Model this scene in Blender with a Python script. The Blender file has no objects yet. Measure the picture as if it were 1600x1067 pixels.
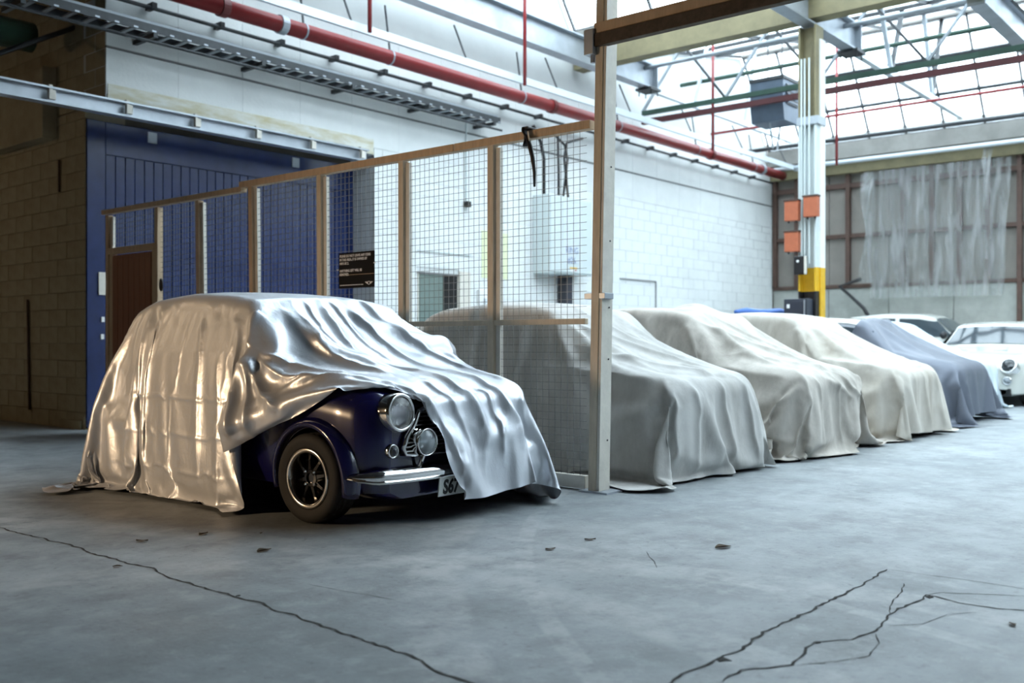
import bpy, bmesh, math, random
import numpy as np
from mathutils import Vector, Matrix, Euler
random.seed(7); RNG = np.random.RandomState(7)
SC = bpy.context.scene
COL = SC.collection
PI = math.pi

# ------------------------------------------------------------------ camera, sky, exposure
F, CX, CY, H = 1530.0, 800.0, 533.5, 1.02
A = math.atan2(1281.0, 1530.0)                 # angle between the view axis and the back wall's run (+X)
CA, SA = math.cos(A), math.sin(A)
cam_d = bpy.data.cameras.new('camera'); cam = bpy.data.objects.new('camera', cam_d); COL.objects.link(cam)
cam.location = (0, 0, H)
cam.rotation_euler = (PI/2, 0, -math.acos(SA))
cam_d.sensor_width = 36.0; cam_d.lens = F/1600*36; cam_d.clip_end = 200
cam_d.dof.use_dof = True; cam_d.dof.focus_distance = 5.6; cam_d.dof.aperture_fstop = 2.0
SC.camera = cam
w = bpy.data.worlds.new('overcast_sky'); SC.world = w; w.use_nodes = True
bg = w.node_tree.nodes['Background']; bg.inputs[0].default_value = (0.77, 0.895, 1.0, 1); bg.inputs[1].default_value = 8.6
SC.view_settings.view_transform = 'Standard'; SC.view_settings.look = 'None'
SC.view_settings.exposure = 0.0; SC.view_settings.gamma = 1.0; SC.view_settings.use_curve_mapping = False
SC.cycles.max_bounces = 8; SC.cycles.diffuse_bounces = 4; SC.cycles.glossy_bounces = 4
SC.cycles.transparent_max_bounces = 12; SC.cycles.sample_clamp_indirect = 8.0
SC.cycles.caustics_reflective = False; SC.cycles.caustics_refractive = False

# places in the hall seen along a line of sight and standing on a known plane
def ray(px, py):
    k, m = (px-CX)/F, (CY-py)/F
    return Vector((CA + SA*k, SA - CA*k, m))
def onX(px, py, X): r = ray(px, py); t = X/r.x; return Vector((X, r.y*t, H + r.z*t))
def onY(px, py, Y): r = ray(px, py); t = Y/r.y; return Vector((r.x*t, Y, H + r.z*t))
def onZ(px, py, Z=0.0): r = ray(px, py); t = (Z-H)/r.z; return Vector((r.x*t, r.y*t, Z))

# ------------------------------------------------------------------ materials
def mat(name, col, rough=0.6, metal=0.0, var=0.0, vscale=6.0, bump=0.0, bscale=40.0, col2=None, spec=0.5, coat=0.0, trans=0.0, stretch=None, detail=6):
    m = bpy.data.materials.new(name); m.use_nodes = True
    nt = m.node_tree; b = nt.nodes['Principled BSDF']
    c = (*col, 1)
    b.inputs['Base Color'].default_value = c; b.inputs['Roughness'].default_value = rough
    b.inputs['Metallic'].default_value = metal; b.inputs['Specular IOR Level'].default_value = spec
    b.inputs['Coat Weight'].default_value = coat; b.inputs['Coat Roughness'].default_value = 0.05
    b.inputs['Transmission Weight'].default_value = trans
    tc = nt.nodes.new('ShaderNodeTexCoord')
    vec = tc.outputs['Object']
    if stretch:
        mp = nt.nodes.new('ShaderNodeMapping'); mp.inputs['Scale'].default_value = stretch
        nt.links.new(vec, mp.inputs[0]); vec = mp.outputs[0]
    if var or col2:
        n = nt.nodes.new('ShaderNodeTexNoise'); n.inputs['Scale'].default_value = vscale; n.inputs['Detail'].default_value = detail
        n.inputs['Roughness'].default_value = 0.65
        nt.links.new(vec, n.inputs['Vector'])
        mr = nt.nodes.new('ShaderNodeMapRange'); mr.inputs[1].default_value = 0.35; mr.inputs[2].default_value = 0.68
        nt.links.new(n.outputs[0], mr.inputs[0])
        mx = nt.nodes.new('ShaderNodeMix'); mx.data_type = 'RGBA'
        d = col2 if col2 else tuple(max(0, x*(1-var)) for x in col)
        mx.inputs[6].default_value = c; mx.inputs[7].default_value = (*d, 1)
        nt.links.new(mr.outputs[0], mx.inputs[0]); nt.links.new(mx.outputs[2], b.inputs['Base Color'])
    if bump:
        n2 = nt.nodes.new('ShaderNodeTexNoise'); n2.inputs['Scale'].default_value = bscale; n2.inputs['Detail'].default_value = 4
        nt.links.new(vec, n2.inputs['Vector'])
        bp = nt.nodes.new('ShaderNodeBump'); bp.inputs['Strength'].default_value = bump; bp.inputs['Distance'].default_value = 0.02
        nt.links.new(n2.outputs[0], bp.inputs['Height']); nt.links.new(bp.outputs[0], b.inputs['Normal'])
    return m
def emit(name, col, s):
    m = bpy.data.materials.new(name); m.use_nodes = True; nt = m.node_tree; nt.nodes.clear()
    e = nt.nodes.new('ShaderNodeEmission'); e.inputs[0].default_value = (*col, 1); e.inputs[1].default_value = s
    o = nt.nodes.new('ShaderNodeOutputMaterial'); nt.links.new(e.outputs[0], o.inputs[0]); return m
def sheer(name, col, transp, tl=0.5, dirt=0.0, streak=False):
    """thin see-through sheet: part clear, part light-scattering"""
    m = bpy.data.materials.new(name); m.use_nodes = True; nt = m.node_tree; nt.nodes.clear()
    tr = nt.nodes.new('ShaderNodeBsdfTransparent'); tr.inputs[0].default_value = (0.97, 0.99, 0.99, 1)
    ts = nt.nodes.new('ShaderNodeBsdfTranslucent'); ts.inputs[0].default_value = (*col, 1)
    df = nt.nodes.new('ShaderNodeBsdfDiffuse'); df.inputs[0].default_value = (*col, 1)
    gl = nt.nodes.new('ShaderNodeBsdfGlossy'); gl.inputs[1].default_value = 0.15
    m1 = nt.nodes.new('ShaderNodeMixShader'); m1.inputs[0].default_value = tl
    nt.links.new(df.outputs[0], m1.inputs[1]); nt.links.new(ts.outputs[0], m1.inputs[2])
    m2 = nt.nodes.new('ShaderNodeMixShader'); m2.inputs[0].default_value = transp
    nt.links.new(m1.outputs[0], m2.inputs[1]); nt.links.new(tr.outputs[0], m2.inputs[2])
    if dirt:
        n = nt.nodes.new('ShaderNodeTexNoise'); n.inputs['Scale'].default_value = 3.0; n.inputs['Detail'].default_value = 6
        tc = nt.nodes.new('ShaderNodeTexCoord'); mp = nt.nodes.new('ShaderNodeMapping'); mp.inputs['Scale'].default_value = (1, 2.5, 0.35) if streak else (1, 1, 1)
        nt.links.new(tc.outputs['Object'], mp.inputs[0]); nt.links.new(mp.outputs[0], n.inputs['Vector'])
        mr = nt.nodes.new('ShaderNodeMapRange'); mr.inputs[1].default_value = 0.3; mr.inputs[2].default_value = 0.7
        mr.inputs[3].default_value = transp + dirt; mr.inputs[4].default_value = transp - dirt
        nt.links.new(n.outputs[0], mr.inputs[0]); nt.links.new(mr.outputs[0], m2.inputs[0])
    m3 = nt.nodes.new('ShaderNodeMixShader'); m3.inputs[0].default_value = 0.05
    nt.links.new(m2.outputs[0], m3.inputs[1]); nt.links.new(gl.outputs[0], m3.inputs[2])
    o = nt.nodes.new('ShaderNodeOutputMaterial'); nt.links.new(m3.outputs[0], o.inputs[0]); return m

M = {}
M['white_block'] = mat('painted_blockwork', (0.78, 0.80, 0.79), 0.6, var=0.10, vscale=1.3, bump=0.12, bscale=30)
M['white_wall'] = mat('painted_wall', (0.66, 0.68, 0.67), 0.75, var=0.12, vscale=1.0, bump=0.1, bscale=20)
M['stain'] = mat('stained_paint', (0.74, 0.745, 0.70), 0.8, col2=(0.56, 0.50, 0.31), vscale=3.5, stretch=(0.8, 1, 3.5))
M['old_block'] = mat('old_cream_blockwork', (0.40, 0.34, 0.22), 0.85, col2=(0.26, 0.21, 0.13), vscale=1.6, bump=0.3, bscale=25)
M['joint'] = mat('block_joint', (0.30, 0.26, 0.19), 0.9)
M['dark_wall'] = mat('dark_painted_wall', (0.16, 0.14, 0.11), 0.85, var=0.3, vscale=1)
M['warm_wall'] = mat('cream_brick_wall', (0.14, 0.10, 0.065), 0.85, var=0.25, vscale=1.5)
M['grey_wall'] = mat('grey_rendered_wall', (0.20, 0.20, 0.20), 0.85, var=0.2, vscale=1)
M['dado'] = mat('concrete_panel', (0.40, 0.41, 0.38), 0.8, col2=(0.30, 0.31, 0.28), vscale=2.5, bump=0.1, bscale=15)
M['sheet'] = mat('cladding_sheet', (0.24, 0.215, 0.19), 0.7, var=0.15, vscale=2)
M['rust'] = mat('brown_steel', (0.10, 0.055, 0.04), 0.6, var=0.3, vscale=6)
M['galv'] = mat('galvanised_steel', (0.46, 0.50, 0.55), 0.42, metal=0.55, var=0.22, vscale=3)
M['steel'] = mat('grey_painted_steel', (0.40, 0.44, 0.48), 0.45, metal=0.2, var=0.2, vscale=3)
M['darksteel'] = mat('dark_steel', (0.055, 0.06, 0.065), 0.5, metal=0.3, var=0.3, vscale=8)
M['olive'] = mat('olive_painted_steel', (0.24, 0.205, 0.11), 0.6, var=0.3, vscale=3)
M['gutter'] = mat('grey_gutter_board', (0.28, 0.27, 0.25), 0.7, var=0.3, vscale=2)
M['green'] = mat('green_painted_steel', (0.035, 0.085, 0.06), 0.5, var=0.3, vscale=4)
M['maroon'] = mat('dark_red_steel', (0.10, 0.022, 0.025), 0.5, var=0.3, vscale=4)
M['red'] = mat('red_pipe_paint', (0.30, 0.026, 0.028), 0.35, var=0.2, vscale=4)
M['redclamp'] = mat('dark_red_coupling', (0.15, 0.02, 0.02), 0.5)
M['white'] = mat('white_paint', (0.80, 0.80, 0.78), 0.5, var=0.06, vscale=5)
M['paleblue'] = mat('pale_conduit', (0.66, 0.72, 0.76), 0.4, metal=0.2)
M['blue'] = mat('blue_door_paint', (0.012, 0.022, 0.082), 0.25, col2=(0.018, 0.034, 0.125), vscale=2.0, bump=0.05, bscale=8)
M['timber'] = mat('warm_lit_timber', (0.62, 0.45, 0.29), 0.6, var=0.22, vscale=4, stretch=(6, 6, 1.0))  # tan includes the warm side light falling on cream paint
M['paletimber'] = mat('pale_warm_lit_timber', (0.68, 0.58, 0.44), 0.6, var=0.2, vscale=5, stretch=(6, 6, 1.0))  # paler tan, warm side light on cream paint kept in the colour
M['cream'] = mat('chipped_cream_paint', (0.74, 0.70, 0.62), 0.55, var=0.15, vscale=9, bump=0.1, bscale=30)
M['reddoor'] = mat('red_brown_door', (0.30, 0.105, 0.05), 0.5, var=0.25, vscale=3, stretch=(8, 8, 0.6))
M['wire'] = mat('fence_wire', (0.20, 0.205, 0.20), 0.45, metal=0.6)
M['black'] = mat('black_plastic', (0.012, 0.012, 0.014), 0.45)
M['blackboard'] = mat('black_sign_board', (0.008, 0.008, 0.009), 0.7, spec=0.15)
M['letter'] = mat('white_lettering', (0.85, 0.85, 0.85), 0.6)
M['orange'] = mat('orange_box', (0.46, 0.13, 0.06), 0.6, var=0.15, vscale=10)
M['yellow'] = mat('safety_yellow', (0.72, 0.42, 0.02), 0.5, var=0.15, vscale=8)
M['paleyellow'] = mat('faded_yellow_notice', (0.72, 0.76, 0.50), 0.7)
M['navy'] = mat('dark_grey_cabinet', (0.03, 0.035, 0.05), 0.4)
M['lightgrey'] = mat('light_grey_enclosure', (0.62, 0.68, 0.68), 0.5, var=0.06, vscale=2)
M['bluetext'] = mat('blue_marker', (0.08, 0.13, 0.30), 0.6)
M['heater'] = mat('blue_grey_enamel', (0.13, 0.17, 0.23), 0.4, metal=0.2, var=0.2, vscale=5)
M['crack'] = mat('crack_dirt', (0.035, 0.034, 0.032), 0.95, var=0.4, vscale=30)
M['leaf'] = mat('dead_leaf', (0.10, 0.065, 0.035), 0.8, var=0.4, vscale=20)
M['tarp'] = mat('blue_tarpaulin', (0.06, 0.16, 0.50), 0.5, var=0.2, vscale=8)
M['glassdark'] = mat('dark_window_glass', (0.012, 0.015, 0.018), 0.06, spec=0.8)
M['hatchglass'] = mat('grey_green_hatch', (0.17, 0.225, 0.205), 0.4, var=0.15, vscale=2)
M['roofglass'] = sheer('dirty_roof_glass', (0.92, 0.95, 0.95), 0.80, 0.8, 0.10)
M['plastic'] = sheer('polythene_sheet', (0.55, 0.56, 0.56), 0.66, 0.3, 0.30, True)
M['asphalt_sheet'] = mat('roof_boarding', (0.08, 0.075, 0.07), 0.85, var=0.2, vscale=1)

# ------------------------------------------------------------------ mesh helpers
class B:
    """collects simple solids into one mesh"""
    def __init__(s): s.bm = bmesh.new()
    def box(s, x0, x1, y0, y1, z0, z1, bev=0.0, mx=None):
        vs = [s.bm.verts.new(p) for p in ((x0,y0,z0),(x1,y0,z0),(x1,y1,z0),(x0,y1,z0),(x0,y0,z1),(x1,y0,z1),(x1,y1,z1),(x0,y1,z1))]
        fs = [s.bm.faces.new([vs[i] for i in q]) for q in ((3,2,1,0),(4,5,6,7),(0,1,5,4),(1,2,6,5),(2,3,7,6),(3,0,4,7))]
        if bev:
            es = list({e for f in fs for e in f.edges})
            r = bmesh.ops.bevel(s.bm, geom=es, offset=bev, segments=2, affect='EDGES', profile=0.5)
            vs = list({v for f in r['faces'] for v in f.verts} | {v for v in vs if v.is_valid})
        if mx is not None: bmesh.ops.transform(s.bm, matrix=mx, verts=[v for v in vs if v.is_valid])
        return s
    def bar(s, a, b, w, h=None, up=(0, 0, 1)):
        """rectangular bar from a to b, w across, h in the up direction"""
        a, b = Vector(a), Vector(b); h = w if h is None else h
        d = (b-a); L = d.length
        if L < 1e-6: return s
        d.normalize(); u = Vector(up)
        if abs(d.dot(u)) > 0.98: u = Vector((1, 0, 0))
        sx = d.cross(u).normalized(); u = sx.cross(d)
        q = [a + sx*i*w/2 + u*j*h/2 for i, j in ((-1,-1),(1,-1),(1,1),(-1,1))]
        r = [p + d*L for p in q]
        v0 = [s.bm.verts.new(p) for p in q]; v1 = [s.bm.verts.new(p) for p in r]
        s.bm.faces.new(v0[::-1]); s.bm.faces.new(v1)
        for i in range(4): j = (i+1) % 4; s.bm.faces.new((v0[i], v0[j], v1[j], v1[i]))
        return s
    def tube(s, pts, r, n=10, cap=True):
        pts = [Vector(p) for p in pts]; rings = []
        rr = r if hasattr(r, '__len__') else [r]*len(pts)
        ref = None
        for i, p in enumerate(pts):
            d = (pts[min(i+1, len(pts)-1)] - pts[max(i-1, 0)]).normalized()
            if ref is None:
                ref = Vector((0, 0, 1)) if abs(d.z) < 0.9 else Vector((1, 0, 0))
            sx = d.cross(ref)
            if sx.length < 1e-5: sx = d.orthogonal()
            sx.normalize(); u = sx.cross(d); ref = u
            rings.append([s.bm.verts.new(p + (sx*math.cos(t) + u*math.sin(t))*rr[i]) for t in (2*PI*k/n for k in range(n))])
        for a, b in zip(rings, rings[1:]):
            for k in range(n): j = (k+1) % n; s.bm.faces.new((a[k], a[j], b[j], b[k]))
        if cap: s.bm.faces.new(rings[0][::-1]); s.bm.faces.new(rings[-1])
        return s
    def lathe(s, prof, n=32, mx=None, mod=None):
        """profile of (radius, height) turned about z"""
        rings = []
        for i, (r, z) in enumerate(prof):
            if r < 1e-6: rings.append([s.bm.verts.new((0, 0, z))]); continue
            rings.append([s.bm.verts.new(((r + (mod(i, k) if mod else 0))*math.cos(2*PI*k/n), (r + (mod(i, k) if mod else 0))*math.sin(2*PI*k/n), z)) for k in range(n)])
        for a, b in zip(rings, rings[1:]):
            if len(a) == 1 and len(b) == 1: continue
            for k in range(n):
                j = (k+1) % n
                if len(a) == 1: s.bm.faces.new((a[0], b[j], b[k]))
                elif len(b) == 1: s.bm.faces.new((a[k], a[j], b[0]))
                else: s.bm.faces.new((a[k], a[j], b[j], b[k]))
        if mx is not None: bmesh.ops.transform(s.bm, matrix=mx, verts=[v for r in rings for v in r])
        return s
    def prism(s, poly, h0, h1, mx=None):
        a = [s.bm.verts.new((x, y, h0)) for x, y in poly]; b = [s.bm.verts.new((x, y, h1)) for x, y in poly]
        s.bm.faces.new(a[::-1]); s.bm.faces.new(b); n = len(a)
        for i in range(n): j = (i+1) % n; s.bm.faces.new((a[i], a[j], b[j], b[i]))
        if mx is not None: bmesh.ops.transform(s.bm, matrix=mx, verts=a+b)
        return s
    def grid(s, fn, nu, nv):
        V = [[s.bm.verts.new(fn(i/nu, j/nv)) for j in range(nv+1)] for i in range(nu+1)]
        for i in range(nu):
            for j in range(nv): s.bm.faces.new((V[i][j], V[i+1][j], V[i+1][j+1], V[i][j+1]))
        return s
    def mesh(s, name, m, smooth=False, recalc=True):
        if recalc: bmesh.ops.recalc_face_normals(s.bm, faces=s.bm.faces)
        me = bpy.data.meshes.new(name); s.bm.to_mesh(me); s.bm.free()
        me.materials.append(M[m] if isinstance(m, str) else m)
        if smooth:
            for p in me.polygons: p.use_smooth = True
        return me
    def obj(s, name, m, parent=None, smooth=False, **props):
        return place(name, s.mesh(name, m, smooth), parent, **props)
def place(name, me, parent=None, loc=None, rot=None, **props):
    o = bpy.data.objects.new(name, me); COL.objects.link(o)
    if parent is not None: o.parent = parent
    if loc is not None: o.location = loc
    if rot is not None: o.rotation_euler = rot
    for k, v in props.items(): o[k] = v
    return o
def autosmooth(me, ang=40):
    bm = bmesh.new(); bm.from_mesh(me)
    for f in bm.faces: f.smooth = True
    for e in bm.edges:
        if len(e.link_faces) == 2 and e.calc_face_angle(0) > math.radians(ang): e.smooth = False
    bm.to_mesh(me); bm.free()
def thing(name, label, cat, loc=(0, 0, 0), rot=None, group=None):
    o = place(name, None, None, loc, rot); o['label'] = label; o['category'] = cat
    o.empty_display_size = 0.1
    if group: o['group'] = group
    return o
def tag(o, label, cat, group=None):
    o['label'] = label; o['category'] = cat
    if group: o['group'] = group
    return o
def struct(name, label, cat='structure', loc=(0, 0, 0)):
    o = place(name, None, None, loc); o['kind'] = 'structure'; o['label'] = label; o['category'] = cat; return o
def lettering(txt, size, m, name, parent, mx, ext=0.0008, align='LEFT', bold=0.0):
    cu = bpy.data.curves.new(name, 'FONT'); cu.body = txt; cu.size = size; cu.extrude = ext; cu.align_x = align
    cu.resolution_u = 3; cu.offset = bold
    tmp = bpy.data.objects.new('tmp', cu); COL.objects.link(tmp)
    me = bpy.data.meshes.new_from_object(tmp.evaluated_get(bpy.context.evaluated_depsgraph_get()))
    bpy.data.objects.remove(tmp); me.materials.append(M[m]); me.transform(mx)
    return place(name, me, parent)
# frames for things whose face looks along -X (seen from the yard) or -Y
FACE_MX = Matrix(((0, 0, -1, 0), (-1, 0, 0, 0), (0, 1, 0, 0), (0, 0, 0, 1)))     # text x -> -Y, text y -> +Z, out -> -X
FACE_MY = Matrix(((1, 0, 0, 0), (0, 0, -1, 0), (0, 1, 0, 0), (0, 0, 0, 1)))      # text x -> +X, text y -> +Z, out -> -Y
LAMP_W = (860.0, 80.0)
# ------------------------------------------------------------------ the hall: floor, walls, roof
YW, XR, XF = 10.55, 5.5, 22.6          # white back wall, return wall beside the opening, far wall

def floor_material():
    m = bpy.data.materials.new('worn_concrete_floor'); m.use_nodes = True; nt = m.node_tree; b = nt.nodes['Principled BSDF']
    N = nt.nodes.new; L = nt.links.new
    tc = N('ShaderNodeTexCoord'); v = tc.outputs['Object']
    def noise(scale, detail=6, rough=0.6, dist=0.0):
        n = N('ShaderNodeTexNoise'); n.inputs['Scale'].default_value = scale; n.inputs['Detail'].default_value = detail
        n.inputs['Roughness'].default_value = rough; n.inputs['Distortion'].default_value = dist; L(v, n.inputs['Vector']); return n.outputs[0]
    def rng(x, a, c, lo=0.0, hi=1.0):
        r = N('ShaderNodeMapRange'); r.inputs[1].default_value = a; r.inputs[2].default_value = c; r.inputs[3].default_value = lo; r.inputs[4].default_value = hi
        L(x, r.inputs[0]); return r.outputs[0]
    def mix(f, a, c):
        x = N('ShaderNodeMix'); x.data_type = 'RGBA'; L(f, x.inputs[0])
        for i, q in ((6, a), (7, c)):
            if isinstance(q, tuple): x.inputs[i].default_value = (*q, 1)
            else: L(q, x.inputs[i])
        return x.outputs[2]
    def mth(op, a, c):
        x = N('ShaderNodeMath'); x.operation = op
        for i, q in ((0, a), (1, c)):
            if isinstance(q, (int, float)): x.inputs[i].default_value = q
            else: L(q, x.inputs[i])
        return x.outputs[0]
    c = mix(rng(noise(0.55, 5), 0.35, 0.65), (0.215, 0.240, 0.252), (0.345, 0.37, 0.382))
    c = mix(rng(noise(2.6, 8, 0.7), 0.42, 0.66), c, (0.175, 0.19, 0.198))
    c = mix(rng(noise(28, 4), 0.56, 0.72, 0, 0.7), c, (0.11, 0.115, 0.12))
    c = mix(rng(noise(7, 6, 0.75), 0.52, 0.66, 0, 0.5), c, (0.39, 0.415, 0.425))
    c = mix(rng(noise(60, 2), 0.66, 0.72, 0, 0.6), c, (0.40, 0.41, 0.41))
    spots = N('ShaderNodeTexVoronoi'); spots.inputs['Scale'].default_value = 2.2; L(v, spots.inputs['Vector'])
    c = mix(rng(spots.outputs['Distance'], 0.02, 0.045, 0.75, 0.0), c, (0.06, 0.058, 0.055))
    # pale rubbed arcs of tyres turning on the slab
    for cx, cy, r, wd in ((-2.2, 3.0, 5.35, 0.15), (-2.2, 3.0, 6.1, 0.05), (0.7, 1.2, 3.25, 0.15), (8.2, -2.6, 7.6, 0.14), (8.2, -2.6, 7.2, 0.05)):
        d = N('ShaderNodeVectorMath'); d.operation = 'DISTANCE'; L(v, d.inputs[0]); d.inputs[1].default_value = (cx, cy, 0)
        e = mth('ABSOLUTE', mth('SUBTRACT', d.outputs['Value'], r), 0)
        band = rng(e, wd*0.7, wd, 0.5, 0.0)
        f = mth('MULTIPLY', band, rng(noise(5.0, 5, 0.7), 0.40, 0.62))
        c = mix(f, c, (0.46, 0.47, 0.47))
    L(c, b.inputs['Base Color'])
    L(rng(noise(1.7, 6), 0.3, 0.7, 0.40, 0.62), b.inputs['Roughness'])
    b.inputs['Specular IOR Level'].default_value = 0.45
    bp = N('ShaderNodeBump'); bp.inputs['Strength'].default_value = 0.25; bp.inputs['Distance'].default_value = 0.01
    L(noise(35, 6), bp.inputs['Height']); L(bp.outputs[0], b.inputs['Normal'])
    return m
M['floor'] = floor_material()
floor = B().box(-7.2, XF+0.3, -9.2, 18.2, -0.2, 0.0).obj('floor', 'floor', kind='structure', label='worn grey concrete floor with long cracks and faint tyre marks', category='floor')

def strip(name, pts, width, z=0.0015, m='crack', parent=None, jag=0.5):
    """ragged flat-bottomed crack filling lying along pts"""
    P = []
    for a, b in zip(pts, pts[1:]):
        a, b = Vector(a), Vector(b); n = max(2, int((b-a).length/0.03))
        P += [a.lerp(b, k/n) for k in range(n)]
    P.append(Vector(pts[-1])); bm = bmesh.new(); rows = []
    off = 0.0
    for i, p in enumerate(P):
        d = (P[min(i+1, len(P)-1)] - P[max(i-1, 0)]).normalized(); sx = Vector((-d.y, d.x, 0))
        off = off*0.7 + random.uniform(-1, 1)*width*jag*1.5
        wd = width*random.uniform(0.45, 1.2)*(0.25 if i in (0, len(P)-1) else 1)
        c = p + sx*off
        rows.append((bm.verts.new((c.x-sx.x*wd/2, c.y-sx.y*wd/2, z)), bm.verts.new((c.x+sx.x*wd/2, c.y+sx.y*wd/2, z))))
    for a, b in zip(rows, rows[1:]): bm.faces.new((a[0], a[1], b[1], b[0]))
    me = bpy.data.meshes.new(name); bm.to_mesh(me); bm.free(); me.materials.append(M[m])
    return place(name, me, parent)
g = lambda *q: [onZ(*p) for p in q]
for pts, wd in (
    (g((-40,815),(0,825),(60,840),(120,855),(185,875),(240,890),(300,912),(360,930),(400,941),(450,960),(520,985),(580,1005),(640,1025),(680,1046),(735,1066),(790,1085)), 0.013),
    (g((1010,1085),(1060,1058),(1130,1030),(1200,985),(1290,940),(1388,890)), 0.013),
    (g((1388,890),(1440,897),(1510,906),(1600,920),(1700,935)), 0.004),
    (g((1128,1066),(1160,1048),(1240,1040),(1258,1012),(1275,1004),(1330,1000),(1372,986),(1388,962),(1424,944),(1448,930),(1500,942),(1560,950),(1620,957)), 0.011),
    (g((1448,930),(1470,926),(1530,928),(1620,933)), 0.005),
    (g((1240,1040),(1310,1034),(1358,1025),(1372,1005),(1368,990)), 0.005),
    (g((1388,962),(1394,942),(1410,925),(1414,912)), 0.006),
    (g((1388,978),(1440,975),(1480,960),(1530,957)), 0.004),
    (g((480,913),(560,928),(620,938)), 0.004),
    (g((1010,862),(1022,878),(1026,888)), 0.004)):
    strip('crack', pts, wd, parent=floor)
for px, py, s in ((1128, 1030, 0.032), (1277, 1004, 0.014), (1452, 933, 0.022), (372, 931, 0.012)):
    c = onZ(px, py); b = B(); n = 9
    poly = [(c.x + s*random.uniform(0.4, 1.1)*math.cos(t), c.y + s*random.uniform(0.4, 1.1)*math.sin(t)) for t in (2*PI*k/n for k in range(n))]
    b.prism(poly, 0.0005, 0.002).obj('broken_edge', 'crack', floor)

# --- blockwork
def blockwork(owner, u0, u1, z0, z1, along, plane, m, bl=0.44, bh=0.215, t=0.03, keep=None, near=None, limit=290, name='block'):
    """courses of separate blocks standing 5 mm proud of the joints; near(u,z) ranks which are single objects"""
    full = {}
    def mesh_for(l, h):
        k = (round(l, 3), round(h, 3))
        if k not in full:
            b = B()
            if along == 'X': b.box(0, l, 0, t, 0, h, 0.002)
            else: b.box(0, t, 0, l, 0, h, 0.003)
            full[k] = b.mesh('block', m)
        return full[k]
    cells = []
    j, z = 0, z0
    while z < z1 - 0.03:
        h = min(bh, z1 - z) - 0.005
        u = u0 - (bl/2 if j % 2 else 0)
        while u < u1 - 0.02:
            a, c = max(u, u0), min(u+bl, u1)
            if c - a > 0.03:
                segs = keep(a, c, z, z+h) if keep else [(a, c)]
                for (p, q) in segs:
                    if q - p > 0.03: cells.append((p, q-p-0.005, z, h))
            u += bl
        z += bh; j += 1
    cells.sort(key=lambda c: near(c[0]+c[1]/2, c[2]) if near else 0)
    rest = B()
    for i, (u, l, z, h) in enumerate(cells):
        dx = random.uniform(-0.0015, 0.0015)
        loc = (u, plane+dx, z) if along == 'X' else (plane+dx, u, z)
        if i < limit: place(name, mesh_for(l, h), owner, loc)
        elif along == 'X': rest.box(u, u+l, plane+dx, plane+dx+t, z, z+h)
        else: rest.box(plane+dx, plane+dx+t, u, u+l, z, z+h)
    if len(cells) > limit: rest.obj('far_blocks', m, owner, kind='stuff')

DX1, DZ = 9.52, 3.70                    # opening of the blue sliding door
wall_back = struct('wall_back', 'long white painted block wall behind the covered cars', 'wall')
bk = B()
bk.prism([(XR, DZ), (XR, 6.6), (6.6, 6.6), (13.0, 8.4), (14.3, 6.6), (14.8, 6.5), (20.9, 7.6), (22.35, 5.6), (XF, 5.6), (XF, 0), (DX1, 0), (DX1, DZ)], 0, 0.5,
         Matrix(((1,0,0,0),(0,0,1,YW+0.012),(0,1,0,0),(0,0,0,1))))
bk.obj('wall_core', 'white_wall', wall_back)
WIN = (onY(652, 490, YW).x, onY(716, 490, YW).x, 0.9, onY(652, 424, YW).z)      # hatch window
def keep_back(a, c, z0, z1):
    if z0 < DZ - 0.01:
        a = max(a, DX1)
        if c <= a: return []
    if z1 > WIN[2] and z0 < WIN[3] and c > WIN[0] and a < WIN[1]:
        return [(a, min(c, WIN[0])), (max(a, WIN[1]), c)]
    return [(a, c)]
blockwork(wall_back, XR, XF-0.02, 0.0, 3.80, 'X', YW, 'white_block', keep=keep_back, near=lambda u, z: u - (2 if z > 1.2 else -3))
B().box(XR, XF-0.02, YW-0.012, YW+0.03, 4.325, 4.345).obj('course_ledge', 'grey_wall', wall_back)
for k in range(19):                                              # taller smooth panels above the ledge
    x0 = XR + 0.9*k + 0.004
    B().box(x0, min(x0+0.896, XF-0.02), YW+0.004, YW+0.03, 4.352, 5.45, 0.002).obj('panel', 'white_block', wall_back)
    B().box(x0, min(x0+0.898, XF-0.02), YW+0.002, YW+0.03, 3.804, 4.322, 0.001).obj('panel', 'white_block', wall_back)
B().box(XR+0.02, DX1-0.02, YW-0.006, YW+0.02, DZ+0.005, DZ+0.22).obj('lintel_edge', 'stain', wall_back)

B().box(XR+0.5, DX1+1.5, YW+0.75, YW+0.85, 0, 5.2).obj('sky_block_panel', 'dark_wall', wall_back)  # added panel that keeps sky light from leaking over the door
wall_ret = struct('wall_return', 'dim cream block wall running back beside the blue sliding door', 'wall')
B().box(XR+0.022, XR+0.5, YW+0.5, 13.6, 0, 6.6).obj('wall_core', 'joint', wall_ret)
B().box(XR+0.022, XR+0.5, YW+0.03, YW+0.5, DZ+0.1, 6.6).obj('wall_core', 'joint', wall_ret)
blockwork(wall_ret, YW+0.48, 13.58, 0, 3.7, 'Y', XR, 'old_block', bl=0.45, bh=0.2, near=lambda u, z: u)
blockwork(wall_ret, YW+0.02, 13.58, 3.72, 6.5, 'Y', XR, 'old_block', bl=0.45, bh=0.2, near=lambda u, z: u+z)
B().box(XR-0.16, XR+0.02, 11.75, 13.3, 3.45, 4.3).obj('concrete_pad', 'old_block', wall_ret)
B().box(XR-0.025, XR+0.02, YW+0.55, YW+1.05, 0, 0.10).obj('plinth', 'old_block', wall_ret)
B().tube([onX(43, 468, XR-0.02), onX(46, 640, XR-0.02)], 0.016, 8).obj('rusty_conduit', 'rust', wall_ret)
B().tube([onX(92, 250, XR-0.02), onX(92, 300, XR-0.02)], 0.014, 8).obj('rusty_bracket', 'rust', wall_ret)

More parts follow.
